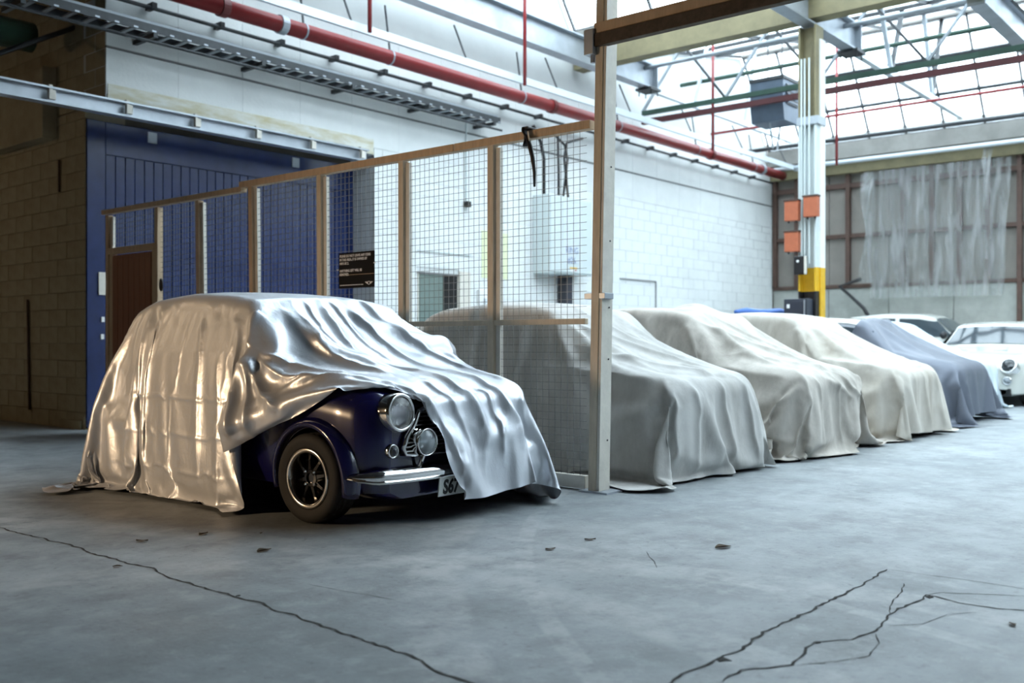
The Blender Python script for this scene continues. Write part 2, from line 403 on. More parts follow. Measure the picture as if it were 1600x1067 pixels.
XB = XR+0.45                                                     # the bay's side wall beyond, with an added frosted window to let daylight in
for q in ((13.6, 14.2, 0, 6.6), (17.4, 18.2, 0, 6.6), (14.2, 17.4, 0, 0.9), (14.2, 17.4, 4.2, 6.6)):
    B().box(XB, XB+0.3, q[0], q[1], q[2], q[3]).obj('side_wall', 'dark_wall', wall_ret)
wn2 = struct('added_window', 'added frosted window, unseen, letting daylight into the dim bay', 'window', (XB+0.15, 0, 0))
for i in range(4):
    for j in range(3): B().box(-0.004, 0.004, 14.22+0.795*i, 14.22+0.795*i+0.77, 0.92+1.1*j, 0.92+1.1*j+1.07).obj('pane', 'roofglass', wn2)
for i in range(5): B().box(-0.03, 0.03, 14.19+0.795*i, 14.22+0.795*i, 0.9, 4.2).obj('frame_bar', 'darksteel', wn2)
for j in range(4): B().box(-0.03, 0.03, 14.2, 17.4, 0.89+1.1*j, 0.92+1.1*j).obj('frame_rail', 'darksteel', wn2)
wall_right = struct('wall_right', 'far end wall of grey sheets on brown rails above a concrete dado', 'wall')
B().box(XF+0.06, XF+0.3, -9.2, YW+0.5, 0, 5.9).obj('wall_core', 'sheet', wall_right)
for k in range(14):
    y1 = YW - 0.02 - 1.4*k
    B().box(XF, XF+0.06, y1-1.385, y1, 0.0, 2.26, 0.006).obj('dado_panel', 'dado', wall_right)
    B().box(XF+0.035, XF+0.07, y1-1.385, y1, 2.3, 4.95, 0.004).obj('cladding_sheet', 'sheet', wall_right)
B().box(XF-0.03, XF+0.05, -9, YW-0.01, 2.27, 2.35).obj('dado_rail', 'rust', wall_right)
B().box(XF-0.05, XF+0.04, -9, YW-0.01, 3.44, 3.53).obj('cladding_rail', 'rust', wall_right)
B().box(XF-0.05, XF+0.04, -9, YW-0.01, 4.60, 4.72).obj('cladding_rail', 'rust', wall_right)
B().box(XF-0.16, XF+0.04, -9, YW-0.01, 4.93, 5.18).obj('eaves_beam', 'olive', wall_right)
B().box(XF-0.2, XF+0.04, -9, YW-0.01, 5.20, 5.24).obj('eaves_angle', 'maroon', wall_right)
for px in (1209, 1246, 1326, 1412, 1457, 1500, 1545, 1594):
    p = onX(px, 400, XF)
    if px == 1209: p.y = YW-0.08
    B().box(XF-0.08, XF+0.04, p.y-0.05, p.y+0.05, 2.35 if px != 1594 else 0, 4.93).obj('cladding_post', 'rust', wall_right)

# walls that close the hall behind the camera and the dim bay at the left
o = B().box(-7.4, -7.1, -9.2, 18.2, 0, 6.7).obj('wall_left', 'warm_wall', kind='structure', label='cream brick wall of the dim bay out of view', category='wall')
o = B().box(-7.1, XF+0.3, -9.4, -9.1, 0, 8.6).obj('wall_front', 'grey_wall', kind='structure', label='grey rendered wall behind the camera', category='wall')
o = B().box(-7.1, XR+0.5, 18.0, 18.3, 0, 6.7).obj('wall_bay', 'dark_wall', kind='structure', label='dark end wall of the bay beyond the opening', category='wall')

# --- roof: boarded bay at the left, two saw-tooth lights over the cars
ceiling = struct('ceiling', 'saw-tooth roof with dirty glass panes between dark bars', 'ceiling')
B().box(-7.1, 6.6, -9.2, 18.2, 6.6, 6.75).obj('boarding', 'asphalt_sheet', ceiling)
def slope(p0, p1, y0, y1, ncol, nrow, barw=0.035, barm='darksteel', railm='darksteel'):
    """glazed slope from p0 (x,z) to p1 (x,z): every pane, bar and rail its own piece"""
    dx, dz = p1[0]-p0[0], p1[1]-p0[1]; L = math.hypot(dx, dz); ang = math.atan2(dz, dx)
    cw, rh = (y1-y0)/ncol, L/nrow
    pane = B().box(0.02, rh-0.02, 0.02, cw-0.02, -0.004, 0.004).mesh('pane', 'roofglass')
    barme = B().box(0, L, -barw/2, barw/2, -0.05, 0.03).mesh('glazing_bar', barm)
    rail = B().box(-0.03, 0.03, 0, y1-y0, -0.07, 0.02).mesh('glazing_rail', railm)
    for i in range(ncol):
        for j in range(nrow):
            place('pane', pane, ceiling, (p0[0]+dx*j/nrow, y0+cw*i, p0[1]+dz*j/nrow), (0, -ang, 0))
    for i in range(ncol+1): place('glazing_bar', barme, ceiling, (p0[0], y0+cw*i, p0[1]), (0, -ang, 0))
    for j in range(nrow+1): place('glazing_rail', rail, ceiling, (p0[0]+dx*j/nrow, y0, p0[1]+dz*j/nrow), (0, -ang, 0))
Y0R, Y1R = -9.0, YW-0.05
slope((14.32, 6.62), (13.0, 8.40), Y0R, Y1R, 24, 2)
slope((6.65, 6.62), (12.95, 8.42), Y0R, Y1R, 12, 4, 0.06)
slope((22.33, 5.62), (20.9, 7.62), Y0R, Y1R, 24, 3)
slope((14.85, 6.52), (20.85, 7.64), Y0R, Y1R, 12, 5, 0.06)
B().box(12.85, 13.12, Y0R, Y1R, 8.36, 8.5).obj('ridge_board', 'gutter', ceiling)
B().box(20.75, 21.02, Y0R, Y1R, 7.58, 7.78).obj('ridge_board', 'gutter', ceiling)
B().box(14.25, 14.9, Y0R, Y1R, 6.50, 6.60).obj('valley_gutter', 'gutter', ceiling)
B().box(14.28, 14.56, Y0R, Y1R, 5.92, 6.50).obj('valley_beam', 'olive', ceiling)
B().box(22.18, 22.56, Y0R, Y1R, 5.24, 5.60).obj('eaves_gutter', 'gutter', ceiling)
B().box(6.5, 6.75, Y0R, Y1R, 6.45, 6.62).obj('valley_gutter', 'gutter', ceiling)

# --- steel overhead
def ipoly(w, h, tf=0.028, tw=0.016):
    return [(-w/2, 0), (w/2, 0), (w/2, tf), (tw/2, tf), (tw/2, h-tf), (w/2, h-tf), (w/2, h), (-w/2, h), (-w/2, h-tf), (-tw/2, h-tf), (-tw/2, tf), (-w/2, tf)]
TOX = Matrix(((0,0,1,0),(1,0,0,0),(0,1,0,0),(0,0,0,1)))      # prism x->Y, y->Z, extrude->X
def ibeam(label, x0, x1, y, z, h=0.46, w=0.22, m='galv'):
    t = thing('steel_beam', label, 'beam', (x0, y, z))
    B().prism(ipoly(w, h), 0, x1-x0, TOX).obj('girder', m, t)
    for xx in (x1-x0-0.02, 0.02):
        B().box(xx-0.01, xx+0.01, -w/2-0.01, w/2+0.01, -0.03, h+0.02).obj('end_plate', m, t)
    B().box(x1-x0-0.35, x1-x0+0.02, -0.17, 0.17, -0.05, -0.005).obj('seat_plate', 'darksteel', t)
    for dx in (0.05, 0.28):
        for dy in (-0.13, 0.13):
            B().tube([(x1-x0-dx, dy, -0.14), (x1-x0-dx, dy, 0.0)], 0.012, 6).obj('bolt', 'darksteel', t)
    return t
ibeam('long grey steel beam nearest the white wall, ending above the fence post', -1.5, 16.0, 9.9, 5.79)
ibeam('grey steel beam resting on top of the cream column', 6.8, 16.2, 6.1, 5.82)
ibeam('grey steel beam at the top right corner of the picture', 14.9, 22.2, 3.88, 5.83)

def truss_y(label, X, zb, zt, y0, y1, n, chord='green', low='maroon'):
    t = thing('roof_truss', label, 'truss', (X, y0, zb))
    L = y1-y0
    B().bar((0, 0, 0.0), (0, L, 0.0), 0.09, 0.10).obj('lower_chord', low, t)
    B().bar((0, 0, 0.17), (0, L, 0.17), 0.07, 0.09).obj('middle_chord', chord, t)
    B().bar((0, 0, zt-zb), (0, L, zt-zb), 0.08, 0.08).obj('upper_chord', chord, t)
    for k in range(n):
        a, b = L*k/n, L*(k+1)/n
        B().bar((0, a, 0.2), (0, (a+b)/2, zt-zb), 0.045).obj('strut', 'darksteel', t)
        B().bar((0, (a+b)/2, zt-zb), (0, b, 0.2), 0.045).obj('strut', 'steel', t)
    return t
truss_y('green and dark red lattice girder crossing above the hanging heater', 16.5, 5.35, 6.72, -4.0, YW-0.1, 8)
t = thing('lattice_rail', 'pale steel rail with upright braces running on from the column beam', 'rail', (16.2, 6.1, 5.85))
B().bar((0, 0, 0), (6.05, 0, 0), 0.11, 0.11).obj('lower_rail', 'paleblue', t)
for x, xa, xb in ((1.75, 1.2, 2.35), (4.1, 3.6, 4.75)):
    for xx, mm in ((xa, 'steel'), (xb, 'darksteel')):
        B().bar((x, 0, 0.05), (xx, 0, 0.9+0.18*xx), 0.07).obj('brace', mm, t)
t = thing('lattice_rail', 'pale steel rail continuing from the beam beside the white wall', 'rail', (16.0, 9.9, 5.8))
B().bar((0, 0, 0), (6.2, 0, 0), 0.10, 0.10).obj('lower_rail', 'paleblue', t)
for x in (1.6, 3.8):
    B().bar((x, 0, 0.05), (x+0.5, 0, 1.0+0.18*x), 0.06).obj('brace', 'steel', t)
for (X, z, r, m, lab) in ((19.2, 5.55, 0.03, 'red', 'thin red sprinkler pipe crossing below the far roof glass'), (20.6, 5.35, 0.045, 'darksteel', 'black pipe crossing low under the far roof glass'),
                          (15.7, 6.15, 0.04, 'steel', 'grey conduit crossing close behind the olive valley beam'), (17.9, 6.35, 0.045, 'green', 'green tie pipe under the far shallow roof slope'),
                          (22.0, 5.12, 0.05, 'paleblue', 'pale pipe running along the top of the far wall')):
    tag(B().tube([(X, -4, z), (X, YW-0.15, z)], r, 8).obj('roof_pipe', m, smooth=True), lab, 'pipe')
for n, (x, y, z0, z1) in enumerate(((16.5, 8.9, 4.6, 6.9), (19.2, 7.6, 4.55, 7.0), (11.8, 9.62, 5.0, 7.9), (8.6, 9.62, 5.05, 7.0))):
    tag(B().tube([(x, y, z0), (x, y, z1)], 0.028, 8).obj('drop_pipe', 'red', smooth=True),
        ('thin red drop pipe left of the hanging heater', 'thin red drop pipe below the hanging heater', 'thin red drop pipe in front of the middle skylight', 'leftmost thin red drop pipe above the main red pipe')[n], 'pipe')
# heater hung from the truss
hp = onY(1211, 160, 7.9)
t = thing('unit_heater', 'blue grey unit heater hanging under the roof truss', 'heater', (hp.x, 7.9, 5.03))
B().prism([(-0.30, 0), (0.30, 0), (0.36, 0.28), (0.36, 0.78), (-0.36, 0.78), (-0.36, 0.28)], -0.32, 0.32, Matrix(((1,0,0,0),(0,0,1,0),(0,1,0,0),(0,0,0,1)))).obj('casing', 'heater', t)
B().box(-0.38, 0.38, -0.34, 0.34, 0.74, 0.80).obj('top_plate', 'darksteel', t)
B().box(-0.24, 0.24, -0.345, -0.32, 0.30, 0.66).obj('louvre_panel', 'navy', t)
for k in range(5): B().box(-0.22, 0.22, -0.36, -0.33, 0.33+0.07*k, 0.35+0.07*k).obj('louvre', 'heater', t)
for sx in (-0.3, 0.3): B().tube([(sx, 0, 0.8), (sx, 0, 1.93)], 0.012, 6).obj('hanger', 'darksteel', t)
for sx in (-0.22, 0.22): B().tube([(sx, 0, 0), (sx*0.4, 0, -0.45)], 0.02, 6).obj('flue_leg', 'steel', t)

# services along the white wall
t = thing('sprinkler_main', 'large red sprinkler main running the length of the white wall', 'pipe', (0, 10.1, 4.99))
B().tube([(2.0, 0, 0), (22.2, 0, 0)], 0.1, 20).obj('pipe', 'red', t, smooth=True)
for px in (348, 440, 862, 1110, 1190):
    x = onY(px, 100, 10.1).x
    wide = px in (390, 862, 1110, 348)
    B().tube([(x-0.05, 0, 0), (x+0.05, 0, 0)], 0.118, 20).obj('coupling', 'redclamp' if wide else 'galv', t, smooth=False)
for x in (7.9, 9.4, 12.3, 15.1, 18.0, 20.6):
    B().tube([(x-0.012, 0, 0), (x+0.012, 0, 0)], 0.108, 20).obj('clip', 'galv', t)
    B().bar((x, 0, 0.1), (x, 0.1, 0.75), 0.02).obj('hanger_rod', 'darksteel', t)
t = thing('conduit_rail', 'pale blue conduit rail just above the red main', 'conduit', (0, 9.75, 5.12))
B().bar((1.5, 0, 0), (22.2, 0, 0), 0.05, 0.11).obj('rail', 'paleblue', t)
for x in np.arange(4, 22, 2.2): B().bar((x, 0, 0.05), (x, 0.25, 0.6), 0.02).obj('bracket', 'darksteel', t)
t = thing('conduit_rail', 'dark conduit clipped to the wall between red main and cable tray', 'conduit', (0, 10.42, 4.86))
B().tube([(4.0, 0, 0), (22.3, 0, 0)], 0.025, 8).obj('conduit', 'darksteel', t)
for x in np.arange(6.0, 22, 0.9): B().box(x-0.03, x+0.03, -0.04, 0.12, -0.01, 0.06).obj('clip', 'darksteel', t)
t = thing('cable_tray', 'perforated steel cable tray with brackets below the red main', 'tray', (0, 10.3, 4.50))
x0, x1 = 3.5, onY(770, 190, 10.3).x
B().bar((x0, -0.16, 0.03), (x1, -0.16, 0.03), 0.012, 0.09).obj('side_rail', 'darksteel', t)
B().bar((x0, 0.16, 0.03), (x1, 0.16, 0.03), 0.012, 0.09).obj('side_rail', 'darksteel', t)
B().bar((x0, 0, 0.10), (x1, 0, 0.10), 0.20, 0.05).obj('cable_bundle', 'steel', t)
for k, x in enumerate(np.arange(x0+0.15, x1, 0.22)):
    B().bar((x, -0.17, 0.0), (x, 0.17, 0.0), 0.05, 0.018).obj('rung', 'galv', t)
for x in np.arange(x0+0.9, x1, 1.45):
    B().bar((x, -0.2, -0.05), (x, 0.26, -0.05), 0.05, 0.05).obj('bracket', 'darksteel', t)
B().tube([(x0, -0.19, -0.13), (x1, -0.19, -0.13)], 0.018, 6).obj('tie_conduit', 'darksteel', t)
t = thing('door_track', 'grey steel sliding door track with hangers above the blue door', 'track', (0, 10.38, 3.53))
xa, xb = -4.0, onY(572, 235, 10.38).x
B().prism(ipoly(0.14, 0.17, 0.02, 0.012), 0, xb-xa, Matrix.Translation((xa, 0, 0)) @ TOX).obj('track_beam', 'galv', t)
for x in np.arange(2.2, xb-0.1, 0.86):
    B().box(x-0.035, x+0.035, -0.10, -0.055, 0.03, 0.13).obj('hanger', 'cream', t)
    B().box(x-0.02, x+0.02, -0.06, 0.16, 0.14, 0.19).obj('wall_bracket', 'cream', t)
tag(B().tube([(-2.5, 11.6, 4.55), (XR-0.35, 11.6, 4.55)], 0.17, 16).obj('duct_pipe', 'green', smooth=True), 'fat dark green pipe in the gloom at the top left', 'pipe')
tag(B().tube([onY(-20, 90, 11.3), onY(120, 42, 11.3)], 0.03, 8).obj('duct_pipe', 'darksteel', smooth=True), 'thin dark pipe in the gloom below the roof at the top left', 'pipe')
b = B()
e = onX(0, 500, XR)
tag(B().box(XR-0.1, XR+0.25, 13.65, 13.75, 0.0, 3.6).obj('barrier_board', 'red'), 'red board standing at the far end of the cream block wall', 'board')
# ------------------------------------------------------------------ blue sliding door behind the fence
DY = 11.0
door = thing('sliding_door', 'tall blue boarded sliding door behind the wire fence', 'door', (XR+0.01, DY, 0.02))
dw, dh = DX1 - XR + 0.05, 3.57
B().box(0, dw, 0.03, 0.07, 0, dh).obj('backing', 'blue', door)
B().box(0, 0.22, 0, 0.03, 0, dh, 0.004).obj('stile', 'blue', door)
B().box(dw-0.16, dw, 0, 0.03, 0, dh, 0.004).obj('stile', 'blue', door)
B().box(0.225, dw-0.165, 0, 0.03, dh-0.38, dh, 0.004).obj('top_rail', 'blue', door)
npl = 30; pw = (dw-0.39)/npl
pl = B().box(0.004, pw-0.004, 0.008, 0.03, 0, dh-0.385, 0.004).mesh('plank', 'blue')
for k in range(npl): place('plank', pl, door, (0.225+pw*k, 0, 0))
for x in (0.75, 2.9): B().box(x, x+0.12, -0.012, 0.0, dh-0.16, dh-0.03, 0.003).obj('hanger_plate', 'galv', door)
p0, p1 = onY(154, 425, DY-0.012), onY(167, 461, DY-0.012)
tag(B().box(p0.x, p1.x+0.03, DY-0.02, DY-0.008, p1.z, p0.z).obj('paper_notice', 'cream'), 'pale paper notice on the blue door beside the red-brown door', 'notice')
for k, (px, py) in enumerate(((160, 499), (159, 526))):
    p = onY(px, py, DY)
    tag(B().box(p.x-0.02, p.x+0.02, DY-0.02, DY, p.z-0.03, p.z+0.03, 0.004).obj('switch_plate', 'white'), ('upper small white switch on the blue door edge', 'lower small white switch on the blue door edge')[k], 'switch')

# ------------------------------------------------------------------ wire mesh fence
FX, FT = 5.48, 2.53
fence = thing('mesh_fence', 'timber framed wire mesh fence with a tall white end post', 'fence', (FX, 0, 0))
fy = lambda px: onX(px, 534, FX).y
POSTS = [fy(px) for px in (171, 248, 316, 399, 504, 630, 770, 922)]
tilt = (0.0, 0.0, 0.06, 0.05, 0.02, 0, 0, 0)
for i, y in enumerate(POSTS[:-1]):
    top = FT - (0.05 if i < 3 else 0.0)
    B().bar((0, y+0.0, 0), (0, y+tilt[i]*0.9, top-0.06), 0.055, 0.06, up=(1, 0, 0)).obj('post', 'timber' if i < 4 else 'paletimber', fence)
    if i not in (1,):
        B().bar((0.012, y-0.055, 0.0), (0.012, y-0.055+tilt[i]*0.9, top-0.08), 0.04, 0.035, up=(1, 0, 0)).obj('mesh_batten', 'cream', fence)
B().box(-0.035, 0.035, fy(381), POSTS[0]+0.12, FT-0.095, FT-0.045, 0.004).obj('top_rail', 'timber', fence)
B().box(-0.035, 0.035, fy(713), fy(381)+0.03, FT-0.06, FT, 0.004).obj('top_rail', 'timber', fence)
B().box(-0.035, 0.035, POSTS[-1]-0.02, fy(714)-0.002, FT-0.06, FT, 0.004).obj('top_rail', 'timber', fence)
ZM = onX(850, 503, FX).z
for a, b in zip(POSTS[2:], POSTS[3:]):
    B().box(-0.02, 0.02, b+0.03, a-0.03, ZM-0.02, ZM+0.02, 0.003).obj('middle_rail', 'paletimber', fence)
    B().box(-0.02, 0.025, b+0.03, a-0.03, 0.01, 0.10, 0.004).obj('bottom_rail', 'cream', fence)
def wires(y0, y1, z0, z1, sag=0.0):
    b = B(); n = max(2, round((y1-y0)/0.053)); k = max(2, round((z1-z0)/0.053)); r = 0.0028
    for i in range(1, n): y = y0+(y1-y0)*i/n; b.bar((0.0, y, z0), (0.0, y+sag*0.5, z1), r)
    for j in range(1, k): z = z0+(z1-z0)*j/k; b.bar((0.003, y0, z+sag), (0.003, y1, z-sag*0.2), r)
    b.obj('wire_mesh', 'wire', fence, kind='stuff')
for i in range(1, 7):
    hi = FT - (0.10 if i < 3 else 0.06)
    wires(POSTS[i+1]+0.03, POSTS[i]-0.035, 0.10, hi, (0, 0.012, 0.01, 0.006, 0, 0.004, 0.002)[i])
# door bay of the fence
yL, yR = POSTS[0], POSTS[1]
ZD = onX(200, 385, FX).z
B().box(-0.03, 0.03, yR+0.02, yL-0.02, ZD-0.07, ZD+0.0, 0.004).obj('door_head', 'timber', fence)
wires(yR+0.03, yL-0.09, ZD, FT-0.11)
B().box(-0.012, 0.012, yL-0.10, yL-0.055, ZD+0.03, FT-0.13).obj('mesh_batten', 'cream', fence)
for a, b in ((yL-0.05, yL-0.12), (yR+0.03, yR+0.09)):
    B().box(-0.025, 0.025, min(a, b), max(a, b), 0, ZD-0.07).obj('door_jamb', 'timber', fence)
fd = B().box(-0.02, 0.02, yR+0.10, yL-0.125, 0.02, ZD-0.085).obj('door_leaf', 'reddoor', fence, label='red-brown boarded door leaf')
nb = 7; bw = (yL-0.125-yR-0.10)/nb
dp = B().box(-0.032, -0.02, 0.003, bw-0.003, 0.03, ZD-0.095, 0.002).mesh('door_board', 'reddoor')
for k in range(nb): place('door_board', dp, fd, (0, yR+0.10+bw*k, 0))
B().lathe([(0, 0), (0.035, 0.002), (0.035, 0.012), (0, 0.016)], 16, Matrix.Translation((-0.035, yR-0.12, onX(263, 445, FX).z)) @ Matrix.Scale(1.9, 4, (0,0,1)) @ Matrix.Rotation(-PI/2, 4, 'Y')).obj('door_pull', 'black', fence)
# tall end post, leaning a little
pb = onZ(930, 766); pb = Vector((FX, POSTS[-1]-0.06, 0))
lean = 0.06
B().bar((-0.015, pb.y, 0.01), (-0.015+0.02, pb.y-lean, 3.6), 0.06, 0.10, up=(1, 0, 0)).obj('end_post', 'paletimber', fence, label='tall end post with warm side light put into its tan')
B().bar((0.005, pb.y-0.042, 0.012), (0.025, pb.y-0.042-lean, 3.6), 0.022, 0.125, up=(1, 0, 0)).obj('end_post_board', 'cream', fence, label='chipped white board facing the yard on the end post')  # board split off so this face stays paler than the warm-toned side
B().box(-0.09, 0.10, pb.y-0.14, pb.y+0.09, 0.0, 0.012).obj('base_plate', 'galv', fence)
zl = onX(932, 463, FX).z
B().box(-0.055, 0.05, pb.y-0.10, pb.y+0.07, zl-0.02, zl+0.02, 0.003).obj('latch', 'galv', fence)
for z in (0.35, 0.9, 1.25, 1.7, 2.2): B().lathe([(0, 0), (0.006, 0), (0.006, 0.004), (0, 0.005)], 8, Matrix.Translation((0.03, pb.y-0.055-lean*z/3.6, z)) @ Matrix.Rotation(PI/2, 4, 'X')).obj('screw', 'black', fence)
# timber beam fixed to the end post, running out towards the camera
zb = onX(942, 76, FX).z
t = thing('timber_beam', 'long brown timber beam bracketed to the top of the end post', 'beam', (FX-0.05, 0, zb))
B().box(-0.03, 0.03, -2.5, pb.y+0.02, 0.0, 0.085, 0.004).obj('beam', mat('dark_sawn_timber', (0.10, 0.075, 0.055), 0.8, var=0.4, vscale=20), t)
B().box(-0.02, 0.05, -2.5, pb.y-0.02, 0.09, 0.16, 0.004).obj('batten', 'timber', t)
B().box(-0.045, 0.06, pb.y-0.03, pb.y+0.045, -0.05, 0.12, 0.003).obj('bracket', 'galv', t)
B().tube([(0.0, pb.y, -0.10), (0.0, pb.y, -0.02)], 0.018, 8).obj('bolt', 'galv', t)

# sign tied to the fence
sy0, sy1 = onX(530, 420, FX-0.03).y, onX(585, 420, FX-0.03).y
sz1, sz0 = onX(530, 396, FX-0.03).z, onX(585, 448, FX-0.03).z
sign = thing('warning_sign', 'black notice board with white lettering tied to the fence mesh', 'sign', (FX-0.03, sy0, sz0))
sw, sh = sy0-sy1, sz1-sz0
B().box(-0.004, 0.004, -sw, 0, 0, sh).obj('board', 'blackboard', sign)
for i, s in enumerate(('PLEASE DO NOT LEAVE ANY ITEMS', 'IN THIS AREA, IT IS OWNED BY', 'MINI UK 2.', '', 'ANYTHING LEFT WILL BE', 'REMOVED.')):
    if s: lettering(s, 0.0295, 'letter', 'text_line', sign, Matrix.Translation((-0.0045, -0.012, sh-0.038-0.031*i)) @ FACE_MX @ Matrix.Scale(0.84, 4, (1, 0, 0)), bold=0.0007)
B().box(-0.006, -0.004, -sw, 0, sh*0.365, sh*0.375).obj('divider', 'timber', sign)
for k in range(9): B().box(-0.0055, -0.004, -0.045-0.033*k, -0.017-0.033*k, 0.022, 0.028).obj('small_print', 'letter', sign)
lc = (-sw+0.062, 0.035)
lg = B(); lg.lathe([(0.016, 0), (0.016, 0.001), (0.0115, 0.001), (0.0115, 0)], 20, Matrix.Translation((-0.0045, lc[0], lc[1])) @ FACE_MX)
lg.obj('emblem_ring', 'letter', sign)
for s in (-1, 1):
    B().prism([(s*0.017, 0.010), (s*0.048, 0.012), (s*0.040, 0.004), (s*0.032, -0.001), (s*0.025, -0.006), (s*0.016, -0.010)], 0, 0.001, Matrix.Translation((-0.0045, lc[0], lc[1])) @ FACE_MX).obj('emblem_wing', 'letter', sign)
for y, z in ((0.01, sh*0.53), (-sw-0.012, sh*0.66)):
    B().tube([(-0.01, y-0.012, z), (-0.004, y+0.014, z)], 0.005, 6).obj('cable_tie', 'white', sign)

# black strap bundle over the fence top rail
sb = onX(832, 200, FX)
t = thing('strap_bundle', 'black cloth strap knotted over the fence top rail', 'strap', (FX-0.04, sb.y, FT))
b = B()
b.grid(lambda u, v: (-0.035-0.02*math.sin(u*PI)+0.012*math.sin(v*9+u*5), 0.055*(u-0.5)*(1-0.5*v)+0.01*math.sin(v*7), 0.015-0.14*v), 8, 12)
b.obj('knot', 'black', t, smooth=True)
B().box(-0.05, 0.085, -0.03, 0.03, 0.0, 0.018, 0.006).obj('wrap', 'black', t)
B().tube([(-0.045, -0.015, -0.05), (-0.05, -0.05, -0.13), (-0.05, -0.075, -0.22), (-0.05, -0.09, -0.32), (-0.05, -0.09, -0.42)], [0.014, 0.017, 0.015, 0.012, 0.008], 8).obj('hanging_end', 'black', t, smooth=True)
B().tube([(-0.05, -0.03, -0.02), (-0.055, -0.045, -0.10), (-0.05, -0.06, -0.16)], 0.005, 6).obj('pale_cord', 'timber', t)

# ------------------------------------------------------------------ things on the white wall
wn = struct('window_1', 'grey green hatch window low in the white wall behind the fence', 'window', (0, YW, 0))
B().box(WIN[0], WIN[1], 0.006, 0.02, WIN[2], WIN[3]).obj('pane', 'hatchglass', wn)
B().box(WIN[1]-0.34, WIN[1]-0.02, 0.003, 0.008, WIN[2], WIN[3]-0.03).obj('recess_shade', 'glassdark', wn)  # dark strip stands in for the shade of a deeper recess
for x0, x1 in ((WIN[0], WIN[0]+0.02), (WIN[1]-0.02, WIN[1])): B().box(x0, x1, -0.01, 0.14, WIN[2], WIN[3]).obj('frame', 'cream', wn)
B().box(WIN[0], WIN[1], -0.01, 0.14, WIN[3]-0.03, WIN[3]).obj('frame', 'grey_wall', wn)
B().box(WIN[1]+0.01, WIN[1]+0.26, -0.03, 0.01, WIN[2], WIN[3]+0.05).obj('shutter', 'cream', wn)
B().box(WIN[0], WIN[1]+0.28, -0.015, 0.005, WIN[3]+0.31, WIN[3]+0.325).obj('drip_ledge', 'lightgrey', wn)
cx0, cx1 = onY(857, 360, 10.2).x, onY(925, 360, 10.2).x
cz1, cz0 = onY(857, 302, 10.2).z, onY(857, 426, 10.2).z
cab = thing('electrical_cabinet', 'light grey electrical cabinet on the white wall with cables entering on top', 'cabinet', (cx0, 10.2, cz0))
cw, ch = cx1-cx0, cz1-cz0
B().box(0, cw, 0, 0.34, 0, ch, 0.012).obj('body', 'lightgrey', cab)
B().box(0.03, cw-0.03, -0.018, 0.0, 0.03, ch-0.03, 0.008).obj('door', 'lightgrey', cab)
B().box(cw*0.30, cw*0.70, -0.024, -0.018, ch*0.15, ch*0.93, 0.004).obj('duct_cover', 'paleblue', cab)
lettering('RING', 0.155, 'bluetext', 'text_line', cab, Matrix.Translation((cw*0.36, -0.0245, ch*0.275)) @ FACE_MY)
lettering('#26', 0.155, 'bluetext', 'text_line', cab, Matrix.Translation((cw*0.40, -0.0245, ch*0.145)) @ FACE_MY)
B().box(cw*0.45, cw*0.62, -0.026, -0.018, 0.05, ch*0.09).obj('label_card', 'white', cab)
B().box(cw*0.45, cw*0.62, -0.028, -0.026, ch*0.075, ch*0.095).obj('yellow_strip', 'yellow', cab)
B().box(cw*0.56, cw*0.61, -0.028, -0.026, 0.07, ch*0.065).obj('red_mark', 'red', cab)
B().box(cw*0.55, cw*0.70, 0.15, 0.34, -0.62, 0.0).obj('cable_duct', 'navy', cab)
for k, (x, pts) in enumerate(((0.09, ((0, 0, 0.62), (-0.06, 0.02, 0.9), (-0.25, 0.04, 1.15))), (cw*0.40, ((0.0, 0, 0.5), (0.0, 0.02, 1.15))), (cw*0.5, ((0.13, 0, 0.7), (0.08, 0.02, 0.95), (-0.35, 0.02, 1.15))), (cw*0.62, ((-0.12, 0, 0.7), (-0.02, 0.02, 1.0), (0.45, 0.02, 1.15))))):
    B().tube([(x, 0.17, ch)] + [(x+a, 0.17+b_, ch+c_) for a, b_, c_ in pts], 0.03 if k == 0 else 0.022, 8).obj('cable', 'black', cab, smooth=True)
p0, p1 = onY(752, 360, YW), onY(793, 437, YW)
tag(B().box(p0.x, p1.x, YW-0.012, YW-0.002, p1.z, p0.z).obj('faded_notice', 'paleyellow'), 'faded pale yellow notice panel on the white wall behind the fence', 'notice')
p = onY(727, 319, YW)
t = thing('wall_sensor', 'small black sensor on the white wall above the hatch window', 'sensor', (p.x, YW, p.z))
B().box(-0.05, 0.05, -0.09, 0.0, -0.05, 0.04, 0.01).obj('body', 'black', t)
B().tube([(0, -0.02, 0.04), (0, -0.02, 1.35)], 0.012, 6).obj('conduit', 'lightgrey', t)
p = onY(755, 470, YW)
t = thing('wall_socket', 'small white box on the white wall right of the hatch window', 'socket', (p.x, YW, p.z))
B().box(-0.16, 0.12, -0.06, 0, -0.22, 0.18, 0.01).obj('back_box', 'white', t)
B().box(-0.06, 0.06, -0.10, -0.06, -0.1, 0.04, 0.01).obj('lever', 'paleblue', t)
pa, pb_ = onY(968, 434, YW), onY(1024, 440, YW)
t = thing('wall_conduit', 'thin grey conduit bent at a corner low on the white wall', 'conduit', (0, YW-0.012, 0))
B().bar((pa.x, 0, pb_.z), (pb_.x, 0, pb_.z), 0.02).obj('run', 'grey_wall', t)
B().bar((pb_.x, 0, pb_.z), (pb_.x, 0, 1.2), 0.02).obj('drop', 'grey_wall', t)

